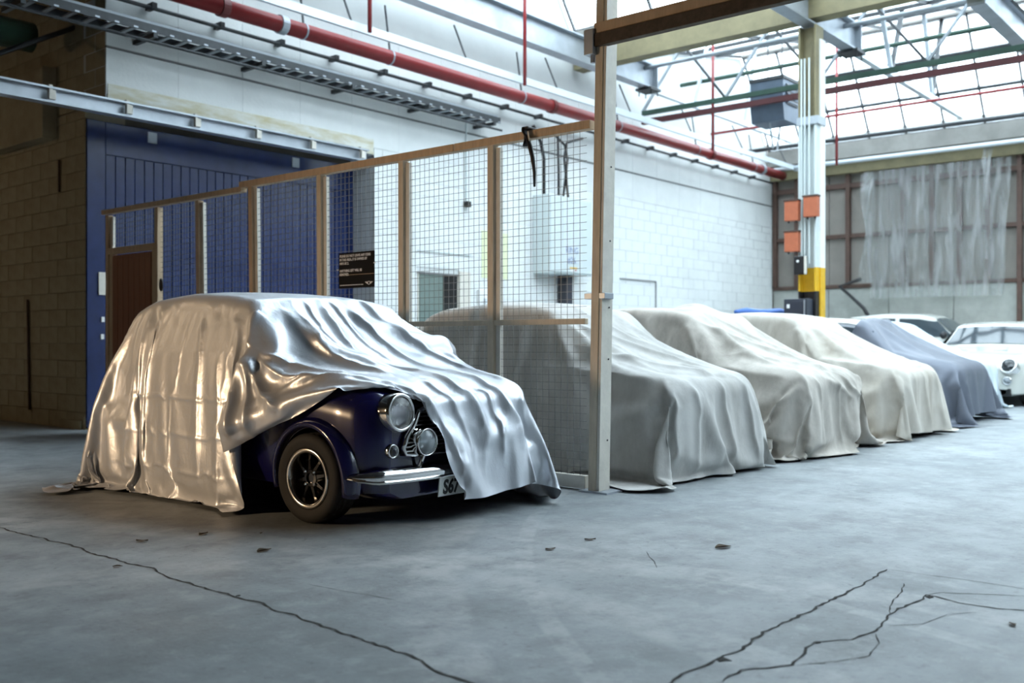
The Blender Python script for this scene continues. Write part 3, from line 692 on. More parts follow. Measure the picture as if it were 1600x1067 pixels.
# ------------------------------------------------------------------ column with boxes
cc = onZ(1267, 534+F*H/15.0)
colm = thing('steel_column', 'cream and olive steel column with a yellow painted band', 'column', (cc.x, cc.y, 0))
TOZ = Matrix.Identity(4)
hp_ = [(-0.14, -0.14), (0.14, -0.14), (0.14, -0.11), (0.02, -0.11), (0.02, 0.11), (0.14, 0.11), (0.14, 0.14), (-0.14, 0.14), (-0.14, 0.11), (-0.02, 0.11), (-0.02, -0.11), (-0.14, -0.11)]
for z0, z1, m, nm in ((0, 1.78, 'black', 'black_base'), (1.78, 2.14, 'yellow', 'yellow_band'), (2.14, 4.35, 'lightgrey', 'shaft'), (4.35, 5.8, 'olive', 'olive_head')):
    B().prism(hp_, z0, z1).obj(nm, m, colm)
B().box(-0.02, 0.15, -0.165, -0.14, 2.14, 5.6).obj('white_flange', 'white', colm)
B().box(-0.02, 0.15, -0.165, -0.14, 0.0, 2.14).obj('yellow_flange', 'yellow', colm)
B().box(-0.16, 0.16, -0.18, 0.16, 4.3, 4.42).obj('strap', 'steel', colm)
for dy in (-0.04, 0.03, 0.08):
    B().tube([(-0.16, dy, 2.2), (-0.16, dy, 5.3)], 0.014, 6).obj('conduit', 'lightgrey', colm)
cview = Vector((-0.2, 0, 0))
for k, (dy, z) in enumerate(((0.20, 2.85), (-0.10, 2.89), (0.20, 2.38))):
    t = thing('junction_box', ('upper left orange junction box on the steel column', 'right-hand orange junction box on the steel column', 'lower orange junction box on the steel column')[k], 'box', (cc.x-0.18, cc.y+dy, z), group='orange boxes on the column')
    B().box(-0.09, 0.02, -0.11, 0.11, 0, 0.32, 0.01).obj('case', 'orange', t)
    B().box(-0.10, 0.02, -0.12, 0.12, 0.30, 0.325, 0.003).obj('lid', 'rust', t)
    for j in (-0.06, 0.06): B().tube([(-0.04, j, -0.03), (-0.04, j, 0.01)], 0.015, 8).obj('gland', 'black', t)
t = thing('switch_box', 'black switch box on the column above the yellow band', 'box', (cc.x-0.2, cc.y+0.07, 2.03))
B().box(-0.07, 0.03, -0.09, 0.09, 0, 0.28, 0.015).obj('case', 'black', t)
B().box(-0.09, -0.06, -0.115, -0.085, 0.0, 0.27).obj('pale_strip', 'cream', t)
B().lathe([(0, 0), (0.02, 0), (0.018, 0.02), (0, 0.022)], 12, Matrix.Translation((-0.07, 0.02, 0.2)) @ Matrix.Rotation(-PI/2, 4, 'Y')).obj('knob', 'white', t)
t = thing('control_cabinet', 'dark grey cabinet at the foot of the steel column', 'cabinet', (cc.x-0.27, cc.y+0.06, 0.0))
B().box(-0.12, 0.12, -0.16, 0.20, 0, 1.66, 0.01).obj('case', 'navy', t)
B().box(-0.135, -0.12, -0.10, 0.19, 0.9, 1.62, 0.005).obj('door', 'navy', t)
B().box(-0.14, -0.134, 0.10, 0.145, 1.52, 1.58).obj('label_card', 'white', t)
B().box(-0.13, -0.115, -0.135, -0.115, 0.4, 1.64).obj('trim_strip', 'galv', t)

# ------------------------------------------------------------------ polythene and odds against the far wall
def drape(name, label, ya, yb, za, zb_, X, n=60, amp=0.05, flare=0.0, waves=11):
    ph = random.random()*6
    b = B()
    b.grid(lambda u, v: (X + (XF-0.14-X)*max(0.0, 1-v*7) - 0.02 - amp*(0.35+0.65*v)*(math.sin(u*waves*2+ph+1.5*v)+0.5*math.sin(u*waves*4.7+2*ph+2*v)) - 0.03, ya+(yb-ya)*u + flare*v*(u-0.5) + 0.02*math.sin(9*v+ph), za+(zb_-za)*v), n, 18)
    return tag(b.obj(name, 'plastic', smooth=True), label, 'sheet')
yP = lambda px: onX(px, 400, XF-0.15).y
drape('polythene_sheet', 'wide wrinkled polythene sheet hung over the far end wall', yP(1350), yP(1580), 4.9, 2.0, XF-0.16, 90, 0.05, 0.3, 13)
drape('polythene_sheet', 'loose torn polythene hanging left of the wide sheet on the far wall', yP(1345), yP(1372), 4.85, 2.35, XF-0.34, 24, 0.04, 0.75, 4)
drape('polythene_sheet', 'narrow torn polythene strip hanging in front of the wide sheet', yP(1538), yP(1554), 5.15, 2.75, XF-0.42, 16, 0.03, 0.3, 3)
a, b_ = onX(1312, 447, XF-0.36), onX(1350, 482, XF-0.36)
tag(B().tube([onX(1345, 436, XF-0.36), a, b_, onX(1372, 520, XF-0.36)], 0.045, 8).obj('bent_pole', 'black', smooth=True), 'bent black pole leaning below the torn polythene', 'pole')
for k in range(3):
    p = onY(1168+12*k, 480, YW-0.5)
    t = thing('window_frame', ('dark framed panel leaning in the far wall corner', 'pale framed panel in the middle of the far corner stack', 'rightmost pale panel leaning in the far wall corner')[k], 'frame', (p.x, YW-0.16-0.2*k, 0), (0.10, 0, 0), group='panels leaning in the far corner')
    w_, h_ = 0.8, 1.72 - 0.1*k
    B().box(0, w_, -0.02, 0.0, 0, h_).obj('pane', 'glassdark' if k == 0 else 'lightgrey', t)
    for q in ((0, 0.05, 0, h_), (w_-0.05, w_, 0, h_), (0.05, w_-0.05, 0, 0.05), (0.05, w_-0.05, h_-0.05, h_)):
        B().box(q[0], q[1], -0.035, 0.01, q[2], q[3]).obj('frame_bar', 'black' if k == 0 else 'cream', t)
# leaves and scraps on the floor
def leaf(px, py, s, label):
    c = onZ(px, py); ph = random.random()*6; b = B()
    b.grid(lambda u, v: (c.x + s*((u-0.5)*2)*math.cos(ph) - s*0.5*(v-0.5)*2*math.sin(ph)*math.sin(PI*min(max(u, 0.03), 0.97)), c.y + s*((u-0.5)*2)*math.sin(ph) + s*0.5*(v-0.5)*2*math.cos(ph)*math.sin(PI*min(max(u, 0.03), 0.97)), 0.004+0.25*s*abs(v-0.5)*2*(0.6+0.4*math.sin(5*u+ph))), 8, 6)
    tag(b.obj('dead_leaf', 'leaf', smooth=True), label, 'leaf')
for px, py, s, lab in ((413, 861, 0.045, 'dry brown leaf in front of the covered car side'), (222, 846, 0.03, 'small dry leaf left of the covered car'), (318, 835, 0.04, 'dry leaf close beside the covered car side'), (184, 886, 0.022, 'tiny leaf scrap beside the long floor crack'), (1130, 856, 0.05, 'dark dry leaf alone on the open floor'), (860, 859, 0.03, 'leaf scrap below the fence post'), (922, 844, 0.03, 'dark leaf scrap right below the post'), (1582, 977, 0.025, 'dark scrap at the right edge of the floor'), (408, 834, 0.02, 'tiny pale leaf scrap below the front wheel')):
    leaf(px, py, s, lab)
# warm flood lamp on a stand in the dim bay, out of view on the left
t = thing('flood_lamp', 'warm flood lamp on a tripod stand out of view on the left', 'lamp', (-2.6, 8.3, 0))
tgt = Vector((3.5, 5.45, 0.7)); src = Vector((-2.6, 8.3, 2.0)); dv = (tgt-src).normalized()
q = dv.to_track_quat('-Z', 'Y').to_matrix().to_4x4(); mx = Matrix.Translation((0, 0, 2.0)) @ q
B().lathe([(0.05, 0.30), (0.12, 0.25), (0.33, 0.02), (0.36, -0.02), (0.355, -0.02), (0.32, 0.03), (0.09, 0.23), (0, 0.24)], 28, mx).obj('reflector_bowl', 'galv', t, smooth=True)
B().lathe([(0, 0.02), (0.04, 0.03), (0.05, 0.08), (0.03, 0.14), (0, 0.15)], 16, mx).obj('bulb', emit('warm_bulb', (1.0, 0.66, 0.34), 40), t, smooth=True)
B().tube([(0, 0, 0.55), (0, 0, 1.95)], 0.018, 8).obj('pole', 'black', t)
for k in range(3):
    a = 2*PI*k/3; B().tube([(0, 0, 0.6), (0.5*math.cos(a), 0.5*math.sin(a), 0.01)], 0.014, 8).obj('leg', 'black', t)
ld = bpy.data.lights.new('flood_light', 'SPOT'); ld.energy = LAMP_W[0]; ld.color = (1.0, 0.70, 0.42); ld.shadow_soft_size = 0.32; ld.spot_size = math.radians(64); ld.spot_blend = 1.0
lo = bpy.data.objects.new('lamp_light', ld); COL.objects.link(lo); lo.parent = t; lo.matrix_local = mx @ Matrix.Translation((0, 0, -0.06))

t = thing('bay_lamp', 'warm enamel lamp hanging in the dim bay out of view', 'lamp', (0.6, 14.6, 4.0))
B().lathe([(0.05, 0.36), (0.07, 0.30), (0.12, 0.26), (0.30, 0.06), (0.32, 0.0), (0.31, 0.0), (0.11, 0.25), (0.04, 0.29)], 28).obj('shade', 'green', t, smooth=True)
B().lathe([(0, 0.02), (0.06, 0.03), (0.09, 0.09), (0.07, 0.16), (0.03, 0.22), (0, 0.22)], 20).obj('bulb', emit('bay_bulb', (1.0, 0.66, 0.34), 20), t, smooth=True)
B().tube([(0, 0, 0.36), (0, 0, 2.6)], 0.012, 6).obj('cord', 'black', t)
ld = bpy.data.lights.new('bay_lamp_light', 'POINT'); ld.energy = LAMP_W[1]; ld.color = (1.0, 0.72, 0.44); ld.shadow_soft_size = 0.12
lo = bpy.data.objects.new('lamp_light', ld); COL.objects.link(lo); lo.parent = t; lo.location = (0, 0, -0.05)
# ------------------------------------------------------------------ cars
M['carblue'] = mat('deep_blue_car_paint', (0.008, 0.008, 0.075), 0.22, coat=1.0, spec=0.5)
M['chrome'] = mat('chrome', (0.80, 0.80, 0.80), 0.08, metal=1.0)
M['polished'] = mat('polished_alloy', (0.62, 0.60, 0.57), 0.22, metal=1.0)
M['wheelblack'] = mat('gloss_black_alloy', (0.006, 0.006, 0.008), 0.15, coat=0.6)
M['tyre'] = mat('tyre_rubber', (0.018, 0.017, 0.016), 0.75, var=0.3, vscale=12)
M['lens'] = mat('ribbed_lamp_glass', (0.92, 0.95, 0.97), 0.05, spec=0.6, bump=0.3, bscale=14, stretch=(5, 5, 1), trans=0.9)
M['lensclear'] = mat('clear_lamp_lens', (0.80, 0.89, 0.96), 0.06, spec=0.7, trans=0.65)
M['plate'] = mat('number_plate_white', (0.62, 0.64, 0.62), 0.4)
M['carwhite'] = mat('white_car_paint', (0.56, 0.565, 0.52), 0.25, coat=0.7)
M['cargrey'] = mat('grey_car_paint', (0.20, 0.22, 0.25), 0.3, coat=0.5)
M['screen'] = mat('car_window_glass', (0.05, 0.065, 0.075), 0.05, spec=0.9)
M['interior'] = mat('dark_car_interior', (0.01, 0.01, 0.011), 0.8)

MINI = dict(S=[0.05, 0.08, 0.12, 0.18, 0.30, 0.50, 0.86, 1.22, 1.45, 1.9, 2.4, 2.62, 2.86, 2.98, 3.03],
            W=[0.54, 0.60, 0.64, 0.665, 0.685, 0.70, 0.70, 0.70, 0.70, 0.70, 0.70, 0.69, 0.66, 0.62, 0.55],
            ZT=[0.64, 0.695, 0.73, 0.755, 0.775, 0.80, 0.87, 1.27, 1.31, 1.335, 1.30, 1.25, 0.88, 0.75, 0.55],
            WT=[0.56, 0.6, 0.62, 0.63, 0.64, 0.64, 0.64, 0.565, 0.565, 0.565, 0.55, 0.53, 0.58, 0.55, 0.5], belt=0.84, scuttle=0.86, tail=2.84, bot=0.15)
HATCH = dict(S=[0.0, 0.05, 0.12, 0.25, 0.5, 0.95, 1.15, 1.62, 1.9, 2.6, 3.3, 3.55, 3.66, 3.7],
             W=[0.55, 0.66, 0.74, 0.80, 0.835, 0.84, 0.84, 0.84, 0.84, 0.84, 0.83, 0.81, 0.78, 0.70],
             ZT=[0.58, 0.70, 0.78, 0.83, 0.88, 0.94, 0.97, 1.35, 1.40, 1.42, 1.37, 1.30, 0.95, 0.75],
             WT=[0.5, 0.60, 0.66, 0.70, 0.72, 0.74, 0.74, 0.62, 0.61, 0.61, 0.60, 0.58, 0.70, 0.62], belt=0.92, scuttle=1.12, tail=3.6, bot=0.17)
def half_section(p, s):
    w = np.interp(s, p['S'], p['W']); zt = np.interp(s, p['S'], p['ZT']); wt = np.interp(s, p['S'], p['WT'])
    b = p['belt']; zl = p['bot']
    sh = zt - 0.17 if zt - 0.17 > 0.36 else 0.36
    hood = [(w*0.80, zl), (w*0.96, zl+0.04), (w, zl+0.15), (w, zl+0.28), (w, max(zl+0.30, sh)), (w-0.012, zt-0.095), (w-0.05, zt-0.035), (w-0.115, zt-0.003), (w-0.20, zt-0.006), (w*0.42, zt+0.006), (0, zt+0.012)]
    bz = min(b, zt-0.06)
    cab = [(w*0.80, zl), (w*0.96, zl+0.04), (w, zl+0.15), (w, zl+0.28), (w, bz-0.12), (w-0.012, bz-0.02), (w-0.03, bz+0.02), (wt+0.02, zt-0.06), (wt-0.01, zt-0.022), (wt*0.6, zt), (0, zt+0.01)]
    c = min(1.0, max(0.0, (s-p['scuttle']+0.06)/0.12))
    if s > p['tail']-0.06: c = min(c, max(0.0, (p['tail']+0.06-s)/0.12))
    return [(h[0]*(1-c)+q[0]*c, h[1]*(1-c)+q[1]*c) for h, q in zip(hood, cab)]
def loft(p, n=70, s0=None, s1=None, rows=None, out=0.0, B_=None, cap=True):
    b = B_ or B(); rings = []
    s0 = p['S'][0] if s0 is None else s0; s1 = p['S'][-1] if s1 is None else s1
    for k in range(n+1):
        u = k/n
        s = s0 + (s1-s0)*(u if rows else (u**1.25))
        h = half_section(p, s)
        if rows: h = h[rows[0]:rows[1]]
        if out: h = [(x*(1+out/0.7), z+out*(0.4 if z < 0.9 else 1)) for x, z in h]
        pts = [(-t, z) for t, z in h] + [(t, z) for t, z in (h[::-1][1:] if abs(h[-1][0]) < 1e-6 else h[::-1])]
        rings.append([b.bm.verts.new((t, s, z)) for t, z in pts])
    m = len(rings[0])
    for a, c in zip(rings, rings[1:]):
        for i in range(m-1): b.bm.faces.new((a[i], a[i+1], c[i+1], c[i]))
        if cap: b.bm.faces.new((a[m-1], a[0], c[0], c[m-1]))
    if cap: b.bm.faces.new(rings[0][::-1]); b.bm.faces.new(rings[-1])
    return b
def carve(me, cuts):
    """cut wheel wells out of a closed body"""
    o = bpy.data.objects.new('t', me); COL.objects.link(o); tmp = []
    for c in cuts:
        q = bpy.data.objects.new('c', c); COL.objects.link(q); tmp.append(q); q.hide_render = True
        md = o.modifiers.new('b', 'BOOLEAN'); md.operation = 'DIFFERENCE'; md.object = q; md.solver = 'EXACT'
    r = bpy.data.meshes.new_from_object(o.evaluated_get(bpy.context.evaluated_depsgraph_get()))
    for q in tmp: bpy.data.objects.remove(q)
    bpy.data.objects.remove(o); return r
def well(x0, x1, y, z, r):
    return B().lathe([(0, x0), (r, x0), (r, x1), (0, x1)], 40, Matrix.Translation((0, y, z)) @ Matrix.Rotation(PI/2, 4, 'Y')).mesh('well', 'black')

def wheel(parent, x, y, r=0.2525, wd=0.17, rim=0.165, side=-1, steer=0.0, fancy=True, name='wheel'):
    """wheel whose outer face looks along side*X"""
    mx = Matrix.Translation((x, y, r)) @ Matrix.Rotation(steer, 4, 'Z') @ Matrix.Rotation(side*PI/2, 4, 'Y')
    n = 120 if fancy else 48
    w = wd
    prof = [(rim*0.9, -w), (rim+0.005, -w), (r*0.86, -w*1.02), (r*0.96, -w*0.97), (r, -w*0.88)]
    nt = 16 if fancy else 2
    for k in range(nt+1): prof.append((r, -w*0.88 + (w*0.76)*k/nt))
    prof += [(r*0.985, -w*0.07), (r*0.955, -w*0.02), (r*0.90, 0.004), (r*0.80, 0.004), (rim+0.012, -0.002), (rim+0.002, -0.012), (rim*0.9, -0.02)]
    def mod(i, k):
        if not fancy or i < 4 or i > 5+nt: return 0
        q = i-5
        if q in (3, 8, 13): return -0.008
        if q in (1, 2, 0, 14, 15, 16) and (k + q) % 4 == 0: return -0.006
        if 3 < q < 8 and (k + 2*q) % 5 == 0: return -0.007
        if 8 < q < 13 and (k - 2*q) % 5 == 0: return -0.007
        return 0
    root = B().lathe(prof, n, mx, mod).obj('tyre' if not fancy else 'tyre', 'tyre', parent)
    autosmooth(root.data, 30)
    q = B().lathe([(rim+0.004, -0.012), (rim+0.006, -0.002), (rim+0.001, 0.004), (rim-0.018, 0.001), (rim-0.023, -0.010), (rim-0.026, -0.04), (rim-0.028, -0.075), (rim-0.03, -0.10), (rim-0.03, -w*0.9)], 64, mx)
    q.obj('rim', 'polished', parent, smooth=True)
    q = B().lathe([(0, -0.085), (rim-0.03, -0.088), (rim-0.03, -0.10), (0, -0.10)], 40, mx); q.obj('wheel_disc', 'wheelblack', parent, smooth=False)
    for k in range(8 if fancy else 5):
        t = 2*PI*k/(8 if fancy else 5) + 0.2
        b = B(); r0, r1 = 0.045, rim-0.012
        vs = []
        for rr, hw, hz in ((r0, 0.020, -0.030), ((r0+r1)/2, 0.013, -0.038), (r1, 0.021, -0.055)):
            vs.append([b.bm.verts.new((rr, -hw, -0.088)), b.bm.verts.new((rr, -hw*0.55, hz)), b.bm.verts.new((rr, hw*0.55, hz)), b.bm.verts.new((rr, hw, -0.088))])
        for a, c in zip(vs, vs[1:]):
            for i in range(3): b.bm.faces.new((a[i], a[i+1], c[i+1], c[i]))
        b.bm.faces.new(vs[0]); b.bm.faces.new(vs[-1][::-1])
        bmesh.ops.transform(b.bm, matrix=mx @ Matrix.Rotation(t, 4, 'Z'), verts=b.bm.verts)
        b.obj('spoke', 'wheelblack' if fancy else 'polished', parent)
    B().lathe([(0.052, -0.09), (0.052, -0.034), (0.046, -0.026), (0.03, -0.024), (0.028, -0.034), (0, -0.034)], 32, mx).obj('hub', 'wheelblack', parent, smooth=False)
    if fancy:
        for k in range(4):
            t = 2*PI*k/4 + PI/4
            B().lathe([(0.0095, -0.09), (0.0095, -0.022), (0.006, -0.016), (0, -0.014)], 6, mx @ Matrix.Translation((0.0508*math.cos(t), 0.0508*math.sin(t), 0))).obj('wheel_nut', 'chrome', parent)
def lamp(parent, pos, r, depth=0.05, ringw=0.018, name='headlamp', lens='lens', tiltz=0.0, yaw=0.0):
    mx = Matrix.Translation(pos) @ Matrix.Rotation(yaw, 4, 'Z') @ Matrix.Rotation(tiltz, 4, 'X') @ Matrix.Rotation(PI/2, 4, 'X')     # local z -> -Y
    q = B().lathe([(r+ringw*0.7, -depth), (r+ringw, -0.01), (r+ringw*0.9, 0.008), (r+ringw*0.3, 0.014), (r-0.003, 0.004), (r-0.004, -0.01)], 48, mx).obj('lamp_ring', 'chrome', parent, smooth=True)
    B().lathe([(r-0.002, 0.0), (r*0.8, 0.018), (r*0.45, 0.030), (0, 0.034)], 40, mx).obj('lamp_glass', lens, q, smooth=True)
    B().lathe([(r-0.004, -0.004), (r*0.6, -0.035), (0.02, -0.05), (0, -0.05)], 32, mx).obj('reflector', 'polished', q, smooth=True)
    return q

# --- the blue car half under the silver cover
CARX, CARY = 4.20, 3.90
mini = thing('classic_car', 'dark blue classic small car with its front wheel and headlamp exposed', 'car', (CARX, CARY, 0))
body = loft(MINI, 90).mesh('body', 'carblue', True)
body = carve(body, [well(-0.9, -0.40, 0.50, 0.25, 0.285), well(0.40, 0.9, 0.50, 0.25, 0.285), well(-0.9, -0.40, 2.54, 0.25, 0.285), well(0.40, 0.9, 2.54, 0.25, 0.285)])
autosmooth(body, 38); place('body', body, mini)
B().box(-0.5, 0.5, 0.25, 2.8, 0.145, 0.19).obj('underbody', 'black', mini)
for sx in (-1, 1):
    for yy in (0.50, 2.54):
        b = B(); pr = [(0.285, -0.06), (0.290, 0.045), (0.300, 0.058), (0.318, 0.055), (0.335, 0.035), (0.352, -0.01), (0.352, -0.06)]
        n = 40; rings = []
        for k in range(n+1):
            t = math.radians(-14 + 208*k/n); pinch = 1.0 - 0.35*abs(2*k/n-1)**4
            rings.append([b.bm.verts.new((sx*(0.69 + o_*pinch), yy + r_*math.cos(t), 0.25 + r_*math.sin(t))) for r_, o_ in pr])
        for a, c in zip(rings, rings[1:]):
            for i in range(len(pr)-1): b.bm.faces.new((a[i], a[i+1], c[i+1], c[i]))
        b.bm.faces.new(rings[0]); b.bm.faces.new(rings[-1][::-1])
        b.obj('arch_flare', 'carblue', mini, smooth=True)
for x, y, sd, st in ((-0.735, 0.50, -1, 0.07), (0.735, 0.50, 1, 0.07), (-0.735, 2.54, -1, 0), (0.735, 2.54, 1, 0)):
    e = place('wheel', None, mini); wheel(e, x, y, side=sd, steer=st, fancy=(x < 0 and y < 1))
for sx in (-1, 1):
    hl = lamp(mini, (sx*0.47, 0.022, 0.630), 0.090, 0.12, 0.018, tiltz=-0.05, yaw=-sx*0.04)
    lamp(mini, (sx*0.515, 0.038, 0.42), 0.032, 0.05, 0.008)
    sp = lamp(mini, (sx*0.32, -0.03, 0.46), 0.072, 0.055, 0.006, lens='lensclear')
    B().tube([(sx*0.32, -0.01, 0.39), (sx*0.32, 0.03, 0.31)], 0.012, 8).obj('lamp_bracket', 'chrome', mini)
# grille: chrome surround and slats in front of a dark recess
def gx(z): return 0.30 + 0.10*min(1.0, max(0.0, (0.60-z)/0.16)) if z < 0.6 else 0.30 - 0.3*(z-0.6)
B().prism([(-0.45, 0.40), (0.45, 0.40), (0.40, 0.50), (0.33, 0.64), (-0.33, 0.64), (-0.40, 0.50)], 0.0, 0.03, Matrix(((1,0,0,0),(0,0,1,0.035),(0,1,0,0),(0,0,0,1)))).obj('grille_recess', 'interior', mini)
sur = [(0.0, 0.655), (-0.24, 0.65), (-0.29, 0.63), (-0.325, 0.56), (-0.375, 0.49), (-0.395, 0.43), (-0.38, 0.395), (-0.30, 0.385), (0.0, 0.385)]
for sx in (1, -1):
    B().tube([(sx*x*1.13, 0.022, z) for x, z in sur], [0.012, 0.014, 0.016, 0.017, 0.017, 0.014, 0.011, 0.010, 0.010], 10).obj('grille_surround', 'chrome', mini, smooth=True)
for k in range(10):
    z = 0.412 + 0.0235*k
    hw = np.interp(z, [0.39, 0.43, 0.49, 0.56, 0.63], [0.42, 0.435, 0.41, 0.355, 0.315])
    B().bar((-hw, 0.022, z), (hw, 0.022, z), 0.012, 0.008).obj('grille_slat', 'chrome', mini)
# chrome bumper with wrapped ends
b = B(); rings = []
bp = [(-0.70, 0.20), (-0.685, 0.10), (-0.63, 0.035), (-0.45, -0.005), (-0.2, -0.022), (0, -0.026), (0.2, -0.022), (0.45, -0.005), (0.63, 0.035), (0.685, 0.10), (0.70, 0.20)]
fine = []
for i in range(len(bp)-1):
    for k in range(5): u = k/5; fine.append((bp[i][0]*(1-u)+bp[i+1][0]*u, bp[i][1]*(1-u)+bp[i+1][1]*u))
fine.append(bp[-1])
for i, (x, y) in enumerate(fine):
    q0, q1 = fine[max(i-1, 0)], fine[min(i+1, len(fine)-1)]
    d = Vector((q1[0]-q0[0], q1[1]-q0[1], 0)).normalized(); nrm = Vector((d.y, -d.x, 0))
    sc_ = min(1.0, 0.35 + 3.2*min(i, len(fine)-1-i)/len(fine))
    rings.append([b.bm.verts.new(Vector((x, y, 0.288)) + nrm*o_ + Vector((0, 0, z_*sc_*0.82))) for o_, z_ in ((-0.02, 0.045), (0.004, 0.047), (0.022, 0.030), (0.032, 0.0), (0.026, -0.024), (0.036, -0.032), (0.030, -0.046), (-0.02, -0.046))])
for a, c in zip(rings, rings[1:]):
    for i in range(8): b.bm.faces.new((a[i], a[(i+1) % 8], c[(i+1) % 8], c[i]))
b.bm.faces.new(rings[0]); b.bm.faces.new(rings[-1][::-1])
o = b.obj('bumper', 'chrome', mini); autosmooth(o.data, 50)
npl = place('number_plate', B().box(-0.27, 0.27, -0.004, 0.004, -0.056, 0.056, 0.002).mesh('number_plate', 'plate'), mini, (0.03, -0.045, 0.20), (0.12, 0, 0))
lettering('S67', 0.112, 'black', 'plate_characters', npl, Matrix.Translation((-0.235, -0.0045, -0.040)) @ FACE_MY @ Matrix.Scale(0.80, 4, (1, 0, 0)), 0.0006, bold=0.0045)
# tail and screen glass, under the cover
B().grid(lambda u, v: ((u-0.5)*2*(0.60-0.06*v), 0.90+0.30*v-0.006, 0.90+0.345*v), 6, 4).obj('windscreen', 'screen', mini)

# --- hatchbacks parked beyond
def hatchback(label, loc, rot, zs=1.0, paint='carwhite', front=True):
    t = thing('hatchback_car', label, 'car', loc, rot); t.scale = (1, 1, zs)
    bd = carve(loft(HATCH, 70).mesh('body', paint, True), [well(-1.0, -0.5, 0.66, 0.31, 0.35), well(0.5, 1.0, 0.66, 0.31, 0.35), well(-1.0, -0.5, 3.1, 0.31, 0.35), well(0.5, 1.0, 3.1, 0.31, 0.35)])
    autosmooth(bd, 38); place('body', bd, t)
    for sx in (-1, 1):
        for yy in (0.66, 3.1):
            e = place('wheel', None, t); wheel(e, sx*0.83, yy, r=0.30, wd=0.2, rim=0.20, side=sx, fancy=False)
            b = B(); rings = []
            for k in range(21):
                a = math.radians(-8+196*k/20)
                rings.append([b.bm.verts.new((sx*xo, yy+r_*math.cos(a), 0.31+r_*math.sin(a))) for r_, xo in ((0.345, 0.80), (0.345, 0.865), (0.40, 0.862), (0.41, 0.83))])
            for a, c in zip(rings, rings[1:]):
                for i in range(3): b.bm.faces.new((a[i], a[i+1], c[i+1], c[i]))
            b.obj('arch_trim', 'black', t, smooth=True)
        # side glass set into the body side
        for s0, s1, nm in ((1.52, 2.28, 'door_window'), (2.36, 3.22, 'rear_side_window')):
            b = B()
            def sidep(u, v, s0=s0, s1=s1, sx=sx):
                s = s0 + (s1-s0)*u - (0.34*(1-v) if nm == 'door_window' else 0)*(1-u)
                h = half_section(HATCH, max(s, 1.62)); lo, hi = h[6], h[7]
                q = 0.10+0.80*v
                return (sx*(lo[0]+(hi[0]-lo[0])*q+0.006), s, lo[1]+(hi[1]-lo[1])*q)
            b.grid(sidep, 8, 4).obj(nm, 'screen', t, smooth=True)
    def scr(u, v):
        s = 1.16 + 0.44*(0.08+0.84*v); h = half_section(HATCH, s); x = (h[8][0]-0.02)*(u*2-1)
        z = np.interp(abs(x), [0, h[9][0], h[8][0]], [h[10][1], h[9][1], h[8][1]])
        return (x, s-0.006, z+0.008)
    B().grid(scr, 16, 8).obj('windscreen', 'screen', t, smooth=True)
    if front:
        for sx in (-1, 1):
            lamp(t, (sx*0.56, 0.01, 0.665), 0.105, 0.16, 0.03, lens='glassdark', tiltz=-0.45, yaw=-sx*0.25)
            lamp(t, (sx*0.55, -0.015, 0.42), 0.05, 0.10, 0.02, lens='lensclear')
            B().box(sx*0.30-0.11, sx*0.30+0.11, 0.60, 0.64, 0.885, 0.905, 0.006).obj('bonnet_vent', 'black', t)
            B().lathe([(0, -0.1), (0.05, -0.08), (0.07, 0), (0.05, 0.08), (0, 0.1)], 14, Matrix.Translation((sx*0.95, 1.32, 1.0)) @ Matrix.Rotation(PI/2, 4, 'Y')).obj('door_mirror', 'black', t, smooth=True)
        B().box(-0.40, 0.40, -0.02, 0.05, 0.50, 0.60, 0.02).obj('grille', 'black', t)
        B().box(-0.60, 0.60, 0.0, 0.09, 0.17, 0.30, 0.02).obj('lower_grille', 'black', t)
        B().box(-0.42, 0.42, -0.03, 0.02, 0.595, 0.615, 0.006).obj('grille_bar', 'chrome', t)
    return t
hatchback('white hatchback with round headlamp at the right edge of the picture', (16.62, 4.42, 0), (0, 0, PI/2*-1), 0.97)
hatchback('tall white car with black side windows against the far wall', (21.4, 4.6, 0), None, 1.14)
